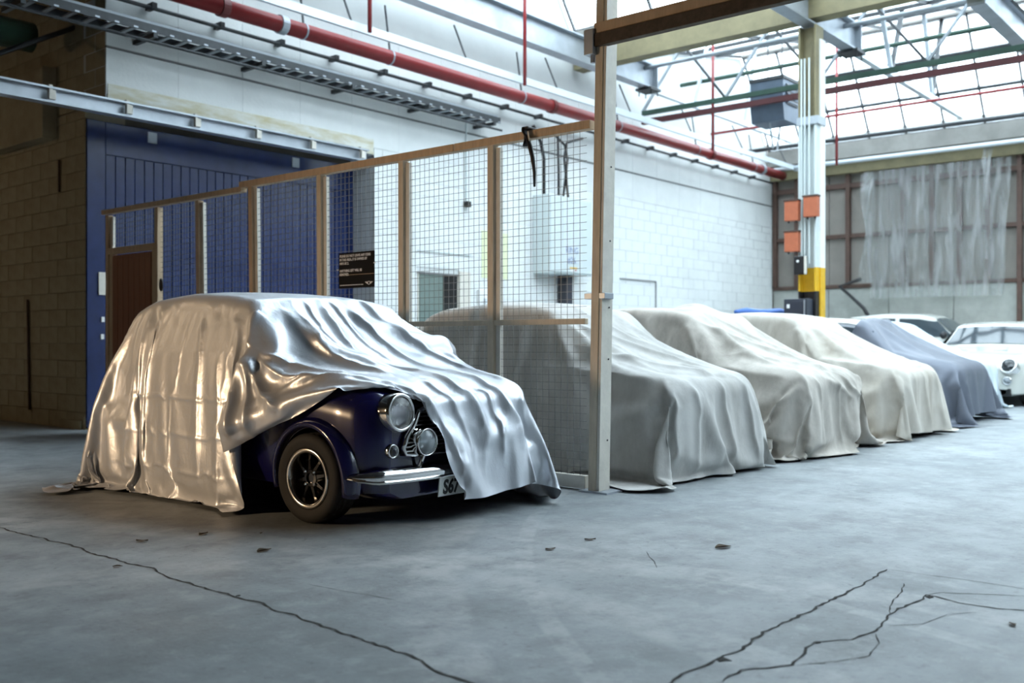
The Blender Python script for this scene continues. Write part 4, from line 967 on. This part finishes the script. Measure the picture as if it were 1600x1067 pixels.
# ------------------------------------------------------------------ cloth covers, draped by simulation over the cars' shapes
def satin(name, col, rough, metal, wr=0.35, wscale=9.0, col2=None, seam=None, weave=0.0):
    m = bpy.data.materials.new(name); m.use_nodes = True; nt = m.node_tree; b = nt.nodes['Principled BSDF']; N = nt.nodes.new; L = nt.links.new
    b.inputs['Base Color'].default_value = (*col, 1); b.inputs['Roughness'].default_value = rough; b.inputs['Metallic'].default_value = metal
    tc = N('ShaderNodeTexCoord')
    mp = N('ShaderNodeMapping'); mp.inputs['Scale'].default_value = (1, 1, 0.45); L(tc.outputs['Object'], mp.inputs[0])
    n1 = N('ShaderNodeTexNoise'); n1.inputs['Scale'].default_value = wscale; n1.inputs['Detail'].default_value = 5; n1.inputs['Distortion'].default_value = 1.2; L(mp.outputs[0], n1.inputs['Vector'])
    n2 = N('ShaderNodeTexNoise'); n2.inputs['Scale'].default_value = wscale*3.5; n2.inputs['Detail'].default_value = 4; n2.inputs['Distortion'].default_value = 0.8; L(tc.outputs['Object'], n2.inputs['Vector'])
    ad = N('ShaderNodeMath'); ad.operation = 'MULTIPLY_ADD'; L(n2.outputs[0], ad.inputs[0]); ad.inputs[1].default_value = 0.3; L(n1.outputs[0], ad.inputs[2])
    bp = N('ShaderNodeBump'); bp.inputs['Strength'].default_value = wr; bp.inputs['Distance'].default_value = 0.03; L(ad.outputs[0], bp.inputs['Height'])
    L(bp.outputs[0], b.inputs['Normal'])
    if col2:
        n3 = N('ShaderNodeTexNoise'); n3.inputs['Scale'].default_value = 2.6; n3.inputs['Detail'].default_value = 7; n3.inputs['Roughness'].default_value = 0.65; L(mp.outputs[0], n3.inputs['Vector'])
        mr = N('ShaderNodeMapRange'); mr.inputs[1].default_value = 0.42; mr.inputs[2].default_value = 0.72; L(n3.outputs[0], mr.inputs[0])
        mx = N('ShaderNodeMix'); mx.data_type = 'RGBA'; mx.inputs[6].default_value = (*col, 1); mx.inputs[7].default_value = (*col2, 1)
        L(mr.outputs[0], mx.inputs[0]); L(mx.outputs[2], b.inputs['Base Color'])
    return m
M['silver'] = satin('silver_satin', (0.72, 0.745, 0.80), 0.38, 0.48, 0.14, 7.0)
M['cotton'] = satin('dusty_cotton', (0.57, 0.56, 0.54), 0.9, 0.0, 0.16, 5.0, (0.36, 0.345, 0.32))
M['cotton_warm'] = satin('dusty_beige_cotton', (0.55, 0.51, 0.46), 0.9, 0.0, 0.2, 5.0, (0.29, 0.265, 0.23))
M['cotton_cream'] = satin('cream_cotton', (0.54, 0.505, 0.45), 0.9, 0.0, 0.16, 5.0, (0.36, 0.32, 0.265))
M['greycover'] = satin('grey_nylon', (0.13, 0.145, 0.18), 0.42, 0.25, 0.15, 6.0)
M['palecover'] = satin('pale_blue_cotton', (0.55, 0.62, 0.66), 0.8, 0.0, 0.3, 6.0)

def sheet(cx, yf, half, b0, b1, k, step, z0, cut=None):
    """flat cloth above a car: a = across, b = along from the roof centre (front is negative); returns mesh and its (a, b) pattern"""
    nx, ny = int(2*half/step), int((b1-b0)/step)
    bm = bmesh.new(); la = bm.verts.layers.float.new('pa'); lb = bm.verts.layers.float.new('pb'); V = {}
    for i in range(nx+1):
        for j in range(ny+1):
            u, v = -1+2*i/nx, -1+2*j/ny
            a = half*u*math.sqrt(1-k*v*v/2); mid, hl = (b0+b1)/2, (b1-b0)/2
            b = mid + hl*v*math.sqrt(1-k*u*u/2)
            q = bm.verts.new((cx+a, yf+1.9+b, z0)); V[i, j] = q; q[la] = a; q[lb] = b
    for i in range(nx):
        for j in range(ny): bm.faces.new((V[i, j], V[i+1, j], V[i+1, j+1], V[i, j+1]))
    if cut:
        off = Vector((cx, yf+1.9, 0)); P = [Vector((x, y, 0)) + off for x, y in cut]
        def inside(p):
            c = False; n = len(P)
            for i in range(n):
                s, e = P[i], P[(i+1) % n]
                if (s.y > p.y) != (e.y > p.y) and p.x < (e.x-s.x)*(p.y-s.y)/(e.y-s.y)+s.x: c = not c
            return c
        for s, e in zip(P, P[1:]+P[:1]):
            d = (e-s); L = d.length
            if L < 1e-5: continue
            d.normalize(); n = Vector((-d.y, d.x, 0))
            fs = [f for f in bm.faces if any(-1.2*step < (v.co-s).dot(d) < L+1.2*step and abs((v.co-s).dot(n)) < 2*step for v in f.verts)]
            ge = list({v for f in fs for v in f.verts}) + list({x for f in fs for x in f.edges}) + fs
            bmesh.ops.bisect_plane(bm, geom=ge, plane_co=Vector((s.x, s.y, z0)), plane_no=n, dist=step*0.12)
        bmesh.ops.delete(bm, geom=[f for f in bm.faces if inside(f.calc_center_median())], context='FACES')
        bmesh.ops.delete(bm, geom=[v for v in bm.verts if not v.link_faces], context='VERTS')
        for v in bm.verts: v[la] = v.co.x-cx; v[lb] = v.co.y-yf-1.9
    me = bpy.data.meshes.new('cloth'); bm.to_mesh(me); pat = np.array([(v[la], v[lb]) for v in bm.verts]); bm.free()
    return me, pat
def make_cloth(me, pat, pins=(), tension=15, bend=0.5, mass=0.3, T=24, damp=5.0):
    o = bpy.data.objects.new('cloth', me); COL.objects.link(o)
    vg = o.vertex_groups.new(name='pin')
    if pins:
        o.shape_key_add(name='flat'); kb = o.shape_key_add(name='held'); kb.slider_min = 0; kb.slider_max = 1
        for a, b, rad, tgt in pins:
            d2 = (pat[:, 0]-a)**2 + (pat[:, 1]-b)**2
            ids = [int(np.argmin(d2))] if rad <= 0 else [int(i) for i in np.nonzero(d2 < rad*rad)[0]]
            c = me.vertices[int(np.argmin(d2))].co.copy()
            for i in ids:
                vg.add([i], 1.0, 'REPLACE')
                kb.data[i].co = (Vector(tgt) + (me.vertices[i].co - c)*(0.0 if rad <= 0 else 1.0)) if len(tgt) == 3 else me.vertices[i].co
        for f in range(0, T+1, 3):
            u = f/T; kb.value = u*u*(3-2*u); kb.keyframe_insert('value', frame=1+f)
        kb.value = 1.0; kb.keyframe_insert('value', frame=T+2)
    m = o.modifiers.new('Cloth', 'CLOTH'); s = m.settings
    s.quality = 5; s.mass = mass; s.tension_stiffness = tension; s.compression_stiffness = tension; s.shear_stiffness = tension*0.5; s.bending_stiffness = bend
    s.tension_damping = damp; s.compression_damping = damp; s.shear_damping = damp; s.air_damping = 1.5
    if pins: s.vertex_group_mass = 'pin'; s.pin_stiffness = 1.0
    c = m.collision_settings; c.distance_min = 0.012; c.collision_quality = 2; c.use_self_collision = False; c.friction = 8
    m.point_cache.frame_start = 1; m.point_cache.frame_end = 120
    return o
def collider(me, loc=(0, 0, 0), fr=12):
    o = bpy.data.objects.new('collider', me); COL.objects.link(o); o.location = loc
    o.modifiers.new('c', 'COLLISION'); o.collision.thickness_outer = 0.012; o.collision.thickness_inner = 0.05; o.collision.cloth_friction = fr
    return o
def knob(b, x, y, z, r): b.lathe([(0, -r), (r*0.7, -r*0.7), (r, 0), (r*0.7, r*0.7), (0, r)], 10, Matrix.Translation((x, y, z)))

NFR = 66
covers = {}; colliders = []
gp = B().box(-4, 24, -4, 14, -0.3, 0.0).mesh('g', 'floor'); colliders.append(collider(gp, fr=25))
def base_form(mirrors):
    b = loft(MINI, 46)
    if mirrors:
        for sx in (-1, 1):
            knob(b, sx*0.77, 0.95, 0.95, 0.10); knob(b, sx*0.32, 0.0, 0.46, 0.10); knob(b, sx*0.47, 0.10, 0.63, 0.11)
        b.box(-0.66, 0.66, -0.06, 0.15, 0.24, 0.34); b.box(-0.46, 0.46, 0.0, 0.15, 0.30, 0.675)
    # wheels bulge under the cloth
    for sx in (-1, 1):
        for yy in (0.5, 2.54): b.box(sx*0.72-0.04, sx*0.72+0.04, yy-0.25, yy+0.25, 0.1, 0.5)
    return b.mesh('form', 'floor')
form_s, form_c = base_form(True), base_form(False)
PLACES = {'silver': (CARX, CARY), 'c2': (6.72, 3.52), 'c3': (8.62, 3.38), 'c4': (10.80, 3.30), 'c5': (13.2, 3.40)}
for k, (x, y) in PLACES.items(): colliders.append(collider(form_s if k == 'silver' else form_c, (x, y, 0)))
cut = [(-2.4, -0.84), (-1.06, -0.97), (-1.30, -1.13), (-0.74, -1.80), (-0.47, -1.97), (-0.25, -2.27), (-0.08, -2.9), (-2.4, -2.9)]
me, pat = sheet(CARX+0.02, CARY, 1.94, -2.64, 2.22, 0.28, 0.046, 1.42, cut)
X0, Y0 = CARX, CARY
pins = [(-1.29, -1.13, 0, (X0-0.86, Y0+1.13, 0.36)), (-1.18, -1.05, 0, (X0-0.90, Y0+1.16, 0.50)), (-0.96, -1.47, 0, (X0-0.775, Y0+0.62, 0.60)), (-0.75, -1.80, 0, (X0-0.70, Y0+0.26, 0.775)),
        (-0.47, -1.96, 0, (X0-0.43, Y0+0.12, 0.775)), (-0.25, -2.25, 0, (X0-0.24, Y0-0.08, 0.48)), (-0.16, -2.54, 0, (X0-0.12, Y0-0.10, 0.19)), (-1.75, -0.87, 0, (X0-0.80, Y0+1.02, 0.06))]
covers['silver'] = make_cloth(me, pat, pins, tension=18, bend=0.12, mass=0.2)
for key, half, f0, r0, kk, bend in (('c2', 1.75, -2.74, 2.1, 0.40, 0.5), ('c3', 1.82, -2.76, 2.1, 0.32, 0.4), ('c4', 1.80, -2.66, 2.1, 0.40, 0.4)):
    x, y = PLACES[key]; me, pat = sheet(x+{'c2': 0.0, 'c3': -0.04, 'c4': 0.05}[key], y, half, f0, r0, kk, 0.056, 1.40)
    covers[key] = make_cloth(me, pat, (), 15, bend, 0.35)
x, y = PLACES['c5']
me, pat = sheet(x, y, 1.72, -2.62, -0.60, 0.20, 0.06, 1.40)
pins = [(a, -0.60 - 0.0, 0.0, (x+a, y+1.30, 1.335 - 0.12*a*a)) for a in np.linspace(-0.55, 0.55, 13)]
covers['c5'] = make_cloth(me, pat, pins, 15, 0.5, 0.3, T=12)
for f in range(1, NFR+1): SC.frame_set(f)
dg = bpy.context.evaluated_depsgraph_get()
baked = {k: bpy.data.meshes.new_from_object(o.evaluated_get(dg)) for k, o in covers.items()}
for o in list(covers.values()) + colliders: bpy.data.objects.remove(o)
SC.frame_set(1)

def refined(me, lev):
    o = bpy.data.objects.new('t', me); COL.objects.link(o); md = o.modifiers.new('s', 'SUBSURF'); md.levels = lev; md.render_levels = lev
    r = bpy.data.meshes.new_from_object(o.evaluated_get(bpy.context.evaluated_depsgraph_get())); bpy.data.objects.remove(o); return r
def finish(key, name, m, label, origin, ridges=(), sub=1, fix=None, presub=0):
    me = baked[key]
    if presub: me = refined(me, presub)
    me.materials.clear(); me.materials.append(M[m])
    n = len(me.vertices); co = np.empty(n*3); me.vertices.foreach_get('co', co); co = co.reshape(-1, 3)
    no = np.empty(n*3); me.vertices.foreach_get('normal', no); no = no.reshape(-1, 3)
    if no[co[:, 2] > 1.25][:, 2].mean() < 0: no = -no
    d = np.zeros(n)
    for pts, wd, amp in ridges:              # folds pulled across the cloth: a soft ridge along each line
        P = np.array(pts, float); seg = []
        for i in range(len(P)-1):
            for u in np.linspace(0, 1, 7)[:-1]: seg.append(P[i]*(1-u)+P[i+1]*u)
        seg.append(P[-1])                    # the line is laid onto the cloth where it hangs
        near = co[::3]; P = np.array([near[np.argmin(((near-q)**2).sum(1))] for q in seg]); P[1:-1] = (P[:-2]+2*P[1:-1]+P[2:])/4
        best = np.full(n, 1e9); tt = np.zeros(n); L = len(P)-1
        for i in range(L):
            s, e = P[i], P[i+1]; v = e-s; u = np.clip(((co-s) @ v)/max(v @ v, 1e-9), 0, 1)
            q = np.linalg.norm(co-(s+u[:, None]*v), axis=1); b_ = q < best
            best[b_] = q[b_]; tt[b_] = (i+u[b_])/L
        d += amp*np.exp(-(best/wd)**1.4)*np.clip(np.minimum(tt, 1-tt)*7, 0.25, 1)
    if fix: co = fix(co)
    co = co + no*d[:, None]
    co[:, 2] = np.maximum(co[:, 2], 0.006)
    co -= np.array(origin); me.vertices.foreach_set('co', co.ravel()); me.update()
    for p in me.polygons: p.use_smooth = True
    o = place(name, me, None, origin); tag(o, label, 'car cover')
    if sub:
        md = o.modifiers.new('smooth', 'SUBSURF'); md.levels = sub; md.render_levels = sub
    return o
RIDGES = [
    ([(3.893, 5.107, 1.28), (3.863, 4.895, 1.11), (3.862, 4.793, 1.018), (3.869, 4.662, 0.932), (3.901, 4.546, 0.883), (3.965, 4.382, 0.834), (3.945, 4.152, 0.802)], 0.040, 0.036),
    ([(4.123, 5.123, 1.296), (4.111, 5.004, 1.197), (4.075, 4.816, 1.067), (4.026, 4.602, 0.967), (4.075, 4.504, 0.916), (4.198, 4.311, 0.85), (4.202, 4.112, 0.796), (4.24, 3.93, 0.71), (4.30, 3.87, 0.60), (4.33, 3.84, 0.466), (4.28, 3.79, 0.25)], 0.042, 0.038),
    ([(4.283, 5.134, 1.302), (4.318, 5.005, 1.188), (4.391, 4.91, 1.099), (4.415, 4.761, 0.997), (4.428, 4.547, 0.902), (4.464, 4.262, 0.825), (4.499, 4.05, 0.773), (4.524, 3.879, 0.671), (4.619, 3.806, 0.498), (4.60, 3.76, 0.30)], 0.042, 0.038),
    ([(4.45, 5.15, 1.30), (4.506, 5.098, 1.273), (4.554, 4.969, 1.158), (4.655, 4.842, 1.044), (4.776, 4.729, 0.939), (4.80, 4.50, 0.86), (4.73, 4.2, 0.81), (4.716, 4.001, 0.751), (4.70, 3.855, 0.597), (4.773, 3.814, 0.355)], 0.040, 0.034),
    ([(4.0, 5.12, 1.285), (3.98, 4.95, 1.15), (3.97, 4.82, 1.05), (3.96, 4.7, 0.96)], 0.022, 0.018),
    ([(4.21, 5.13, 1.30), (4.22, 5.0, 1.19), (4.24, 4.86, 1.08), (4.26, 4.7, 0.98), (4.30, 4.5, 0.9)], 0.022, 0.018),
    ([(3.82, 4.08, 0.785), (3.875, 3.949, 0.709), (3.933, 3.875, 0.619), (4.053, 3.845, 0.457), (4.111, 3.814, 0.304), (4.085, 3.8, 0.228)], 0.030, 0.030),
    ([(4.05, 4.15, 0.80), (4.07, 3.95, 0.72), (4.13, 3.87, 0.6), (4.19, 3.84, 0.45), (4.20, 3.80, 0.28)], 0.025, 0.022),
    ([(4.40, 4.0, 0.755), (4.41, 3.88, 0.67), (4.46, 3.83, 0.5), (4.45, 3.79, 0.3)], 0.022, 0.020),
    ([(3.506, 4.995, 0.933), (3.432, 5.006, 0.766), (3.369, 4.97, 0.619), (3.355, 4.93, 0.454)], 0.040, 0.045),
    ([(3.505, 4.982, 0.933), (3.472, 4.884, 0.806), (3.438, 4.742, 0.691), (3.416, 4.562, 0.634)], 0.032, 0.040),
    ([(3.516, 4.933, 0.934), (3.504, 4.741, 0.827), (3.526, 4.53, 0.798), (3.639, 4.273, 0.808), (3.773, 4.101, 0.787)], 0.030, 0.034),
    ([(3.56, 4.95, 0.95), (3.58, 4.72, 0.86), (3.64, 4.5, 0.83), (3.74, 4.28, 0.82)], 0.022, 0.026),
    ([(3.507, 5.0, 0.933), (3.421, 4.87, 0.696), (3.39, 4.80, 0.477)], 0.030, 0.034),
    ([(3.578, 6.10, 1.199), (3.52, 6.10, 0.992), (3.47, 6.09, 0.737), (3.44, 6.06, 0.4), (3.41, 6.0, 0.10)], 0.030, 0.022),
    ([(3.56, 6.22, 1.15), (3.50, 6.2, 0.8), (3.44, 6.2, 0.4), (3.41, 6.2, 0.1)], 0.030, 0.020),
    ([(3.631, 5.075, 1.223), (3.558, 5.031, 1.073), (3.518, 5.001, 0.964)], 0.030, 0.030),
    ([(3.575, 5.595, 1.2), (3.49, 5.492, 0.913), (3.45, 5.442, 0.593), (3.418, 5.378, 0.121)], 0.028, 0.016),
    ([(3.50, 5.30, 1.0), (3.46, 5.22, 0.6), (3.42, 5.15, 0.1)], 0.03, 0.014)]
for z_, x_ in ((0.66, 3.442), (0.43, 3.416), (0.20, 3.393)):          # packing creases across the side
    RIDGES.append(([(x_, 5.02+0.1*k, z_ + 0.006*math.sin(2.3*k+9*z_)) for k in range(15)], 0.011, 0.006))
for y_ in (5.2, 5.75):
    RIDGES.append(([(CARX-0.60-0.18*(1.2-z_)/1.2, y_+0.01*math.sin(5*z_), z_) for z_ in np.linspace(1.18, 0.08, 12)], 0.011, 0.005))
def flatten_side(co):
    """the near side hangs almost flat from the roof edge"""
    x, y, z = co[:, 0], co[:, 1], co[:, 2]
    tx = CARX - np.interp(z, [0, 0.2, 0.5, 0.75, 0.95, 1.1, 1.26], [0.83, 0.808, 0.778, 0.748, 0.705, 0.658, 0.60])
    w = np.clip((y-CARY-1.12)/0.15, 0, 1)*np.clip((CARY+2.45-y)/0.35, 0, 1)*np.clip((1.24-z)/0.12, 0, 1)*np.clip((CARX-0.52-x)/0.05, 0, 1)*0.84
    co = co.copy(); co[:, 0] = x*(1-w) + tx*w
    return co
finish('silver', 'car_cover', 'silver', 'silver satin cover pulled back from the front of the blue car', (CARX, CARY+1.5, 0), RIDGES, sub=0, fix=flatten_side, presub=2)
def creases(key, seed, extra=()):
    """pulls and folds of a heavy dust sheet: off the pillars, along the wing, down the nose and corners"""
    r = random.Random(seed); x0, y0 = PLACES[key]; out = []
    base = [([(-0.62, 0.85, 0.90), (-0.38, 0.6, 0.86), (-0.12, 0.3, 0.82), (0.1, 0.1, 0.76)], 0.04, 0.024), ([(-0.55, 1.15, 1.24), (-0.3, 0.95, 1.02), (0.0, 0.75, 0.9), (0.3, 0.45, 0.84)], 0.045, 0.028),
            ([(-0.2, 1.2, 1.29), (0.05, 0.95, 1.0), (0.3, 0.75, 0.88), (0.5, 0.5, 0.82)], 0.04, 0.024), ([(-0.60, 1.22, 1.22), (-0.66, 1.05, 1.0), (-0.70, 0.92, 0.80)], 0.04, 0.026),
            ([(-0.62, 0.15, 0.74), (-0.64, 0.05, 0.5), (-0.67, 0.0, 0.25), (-0.72, -0.05, 0.03)], 0.035, 0.034), ([(-0.70, 1.3, 0.82), (-0.70, 0.9, 0.79), (-0.69, 0.5, 0.76), (-0.66, 0.2, 0.74)], 0.035, 0.020),
            ([(-0.40, 0.10, 0.74), (-0.36, 0.02, 0.5), (-0.38, -0.06, 0.2), (-0.40, -0.1, 0.04)], 0.032, 0.026), ([(-0.05, 0.08, 0.72), (0.0, 0.0, 0.45), (0.04, -0.08, 0.08)], 0.035, 0.026), ([(0.36, 0.08, 0.72), (0.42, 0.0, 0.45), (0.44, -0.08, 0.06)], 0.032, 0.026),
            ([(-0.71, 0.7, 0.72), (-0.74, 0.6, 0.45), (-0.80, 0.5, 0.05)], 0.05, 0.022), ([(-0.71, 1.2, 0.72), (-0.75, 1.1, 0.45), (-0.80, 1.05, 0.05)], 0.05, 0.018), ([(-0.5, 0.3, 0.79), (-0.2, 0.16, 0.76), (0.1, 0.12, 0.74), (0.4, 0.14, 0.74)], 0.04, -0.016)]
    for pts, wd, amp in base + list(extra):
        j = [r.uniform(-0.06, 0.06) for _ in range(2)]
        out.append(([(x0+a+j[0], y0+b+j[1]*0.6, c) for a, b, c in pts], wd*r.uniform(0.75, 1.2), amp*r.uniform(0.7, 1.35)))
    for _ in range(7):                       # small random puckers on bonnet and screen
        a, b = r.uniform(-0.5, 0.5), r.uniform(0.2, 1.1); z = float(np.interp(b, MINI['S'], MINI['ZT']))
        out.append(([(x0+a, y0+b, z), (x0+a+r.uniform(0.05, 0.22), y0+b-r.uniform(0.1, 0.25), float(np.interp(b-0.15, MINI['S'], MINI['ZT'])))], 0.022, r.uniform(0.008, 0.016)))
    return out
SAG = [([(0.05, 0.06, 0.73), (0.22, -0.02, 0.60), (0.36, -0.04, 0.52), (0.50, 0.0, 0.62), (0.58, 0.08, 0.73)], 0.035, 0.040), ([(-0.3, 0.05, 0.70), (0.0, -0.03, 0.60), (0.25, -0.06, 0.50)], 0.03, 0.03)]
cover2 = finish('c2', 'car_cover', 'cotton', 'pale dusty cotton cover over the car right behind the fence', (PLACES['c2'][0], PLACES['c2'][1]+1.5, 0), creases('c2', 3), sub=0, presub=2)
finish('c3', 'car_cover', 'cotton_warm', 'beige dusty cover with sagging front, second car beyond the fence', (PLACES['c3'][0], PLACES['c3'][1]+1.5, 0), creases('c3', 11, SAG), sub=0, presub=2)
finish('c4', 'car_cover', 'cotton_cream', 'cream cotton cover on the car before the dark grey covered one', (PLACES['c4'][0], PLACES['c4'][1]+1.5, 0), creases('c4', 23), sub=0, presub=2)
finish('c5', 'car_cover', 'greycover', 'dark grey nylon cover over the nose of the white roofed car', (PLACES['c5'][0], PLACES['c5'][1]+1.0, 0))
o = place('car_cover', cover2.data.copy(), None, (15.55, 3.85+1.5, 0)); o.data.materials.clear(); o.data.materials.append(M['palecover'])
o.scale = (-0.92, 1, 1); tag(o, 'pale covered car just showing beyond the dark grey cover', 'car cover')

# car under the grey cover: white roof and side windows stay in view
x, y = PLACES['c5']
t = thing('classic_car', 'small car with white roof half under a dark grey cover', 'car', (x, y, 0))
bd = loft(MINI, 60).mesh('body', 'cargrey', True); autosmooth(bd, 38); place('body', bd, t)
loft(MINI, 30, 1.20, 2.64, (7, 11), 0.008, cap=False).obj('roof', 'carwhite', t, smooth=True)
for sx in (-1, 1):
    for s0, s1, nm in ((1.10, 1.85, 'door_window'), (1.93, 2.55, 'rear_side_window')):
        def sidep(u, v, s0=s0, s1=s1, sx=sx):
            s = s0+(s1-s0)*u; h = half_section(MINI, max(s, 1.2)); lo, hi = h[6], h[7]; q = 0.06+0.84*v
            return (sx*(lo[0]+(hi[0]-lo[0])*q+0.006), s, lo[1]+(hi[1]-lo[1])*q)
        B().grid(sidep, 8, 4).obj(nm, 'screen', t, smooth=True)
    B().lathe([(0, -0.07), (0.045, -0.05), (0.06, 0.0), (0.045, 0.05), (0, 0.07)], 16, Matrix.Translation((sx*0.76, 1.18, 0.93))).obj('door_mirror', 'chrome', t, smooth=True)
# bundles lying on the covered roofs
b = B()
b.grid(lambda u, v: (10.75 + 1.05*(u-0.5), 6.05+0.55*(v-0.5), 1.335 + 0.15*max(0, math.sin(PI*u))**0.8*max(0, math.sin(PI*v))**0.7 + 0.008*math.sin(14*u+5*v)), 24, 14)
tag(b.obj('folded_sheet', 'cotton_warm', smooth=True), 'folded beige dust sheet heaped on a covered car roof', 'sheet')
p = onZ(1160, 488, 1.42)
b = B()
b.tube([(13.2+0.25*k, 6.75-0.05*k+0.02*math.sin(3*k), 1.455+0.012*math.sin(2.1*k)) for k in range(9)], [0.03, 0.06, 0.065, 0.06, 0.07, 0.06, 0.065, 0.05, 0.02], 10)
tag(b.obj('rolled_tarp', 'tarp', smooth=True), 'rolled blue tarpaulin lying behind the covered cars', 'tarpaulin')
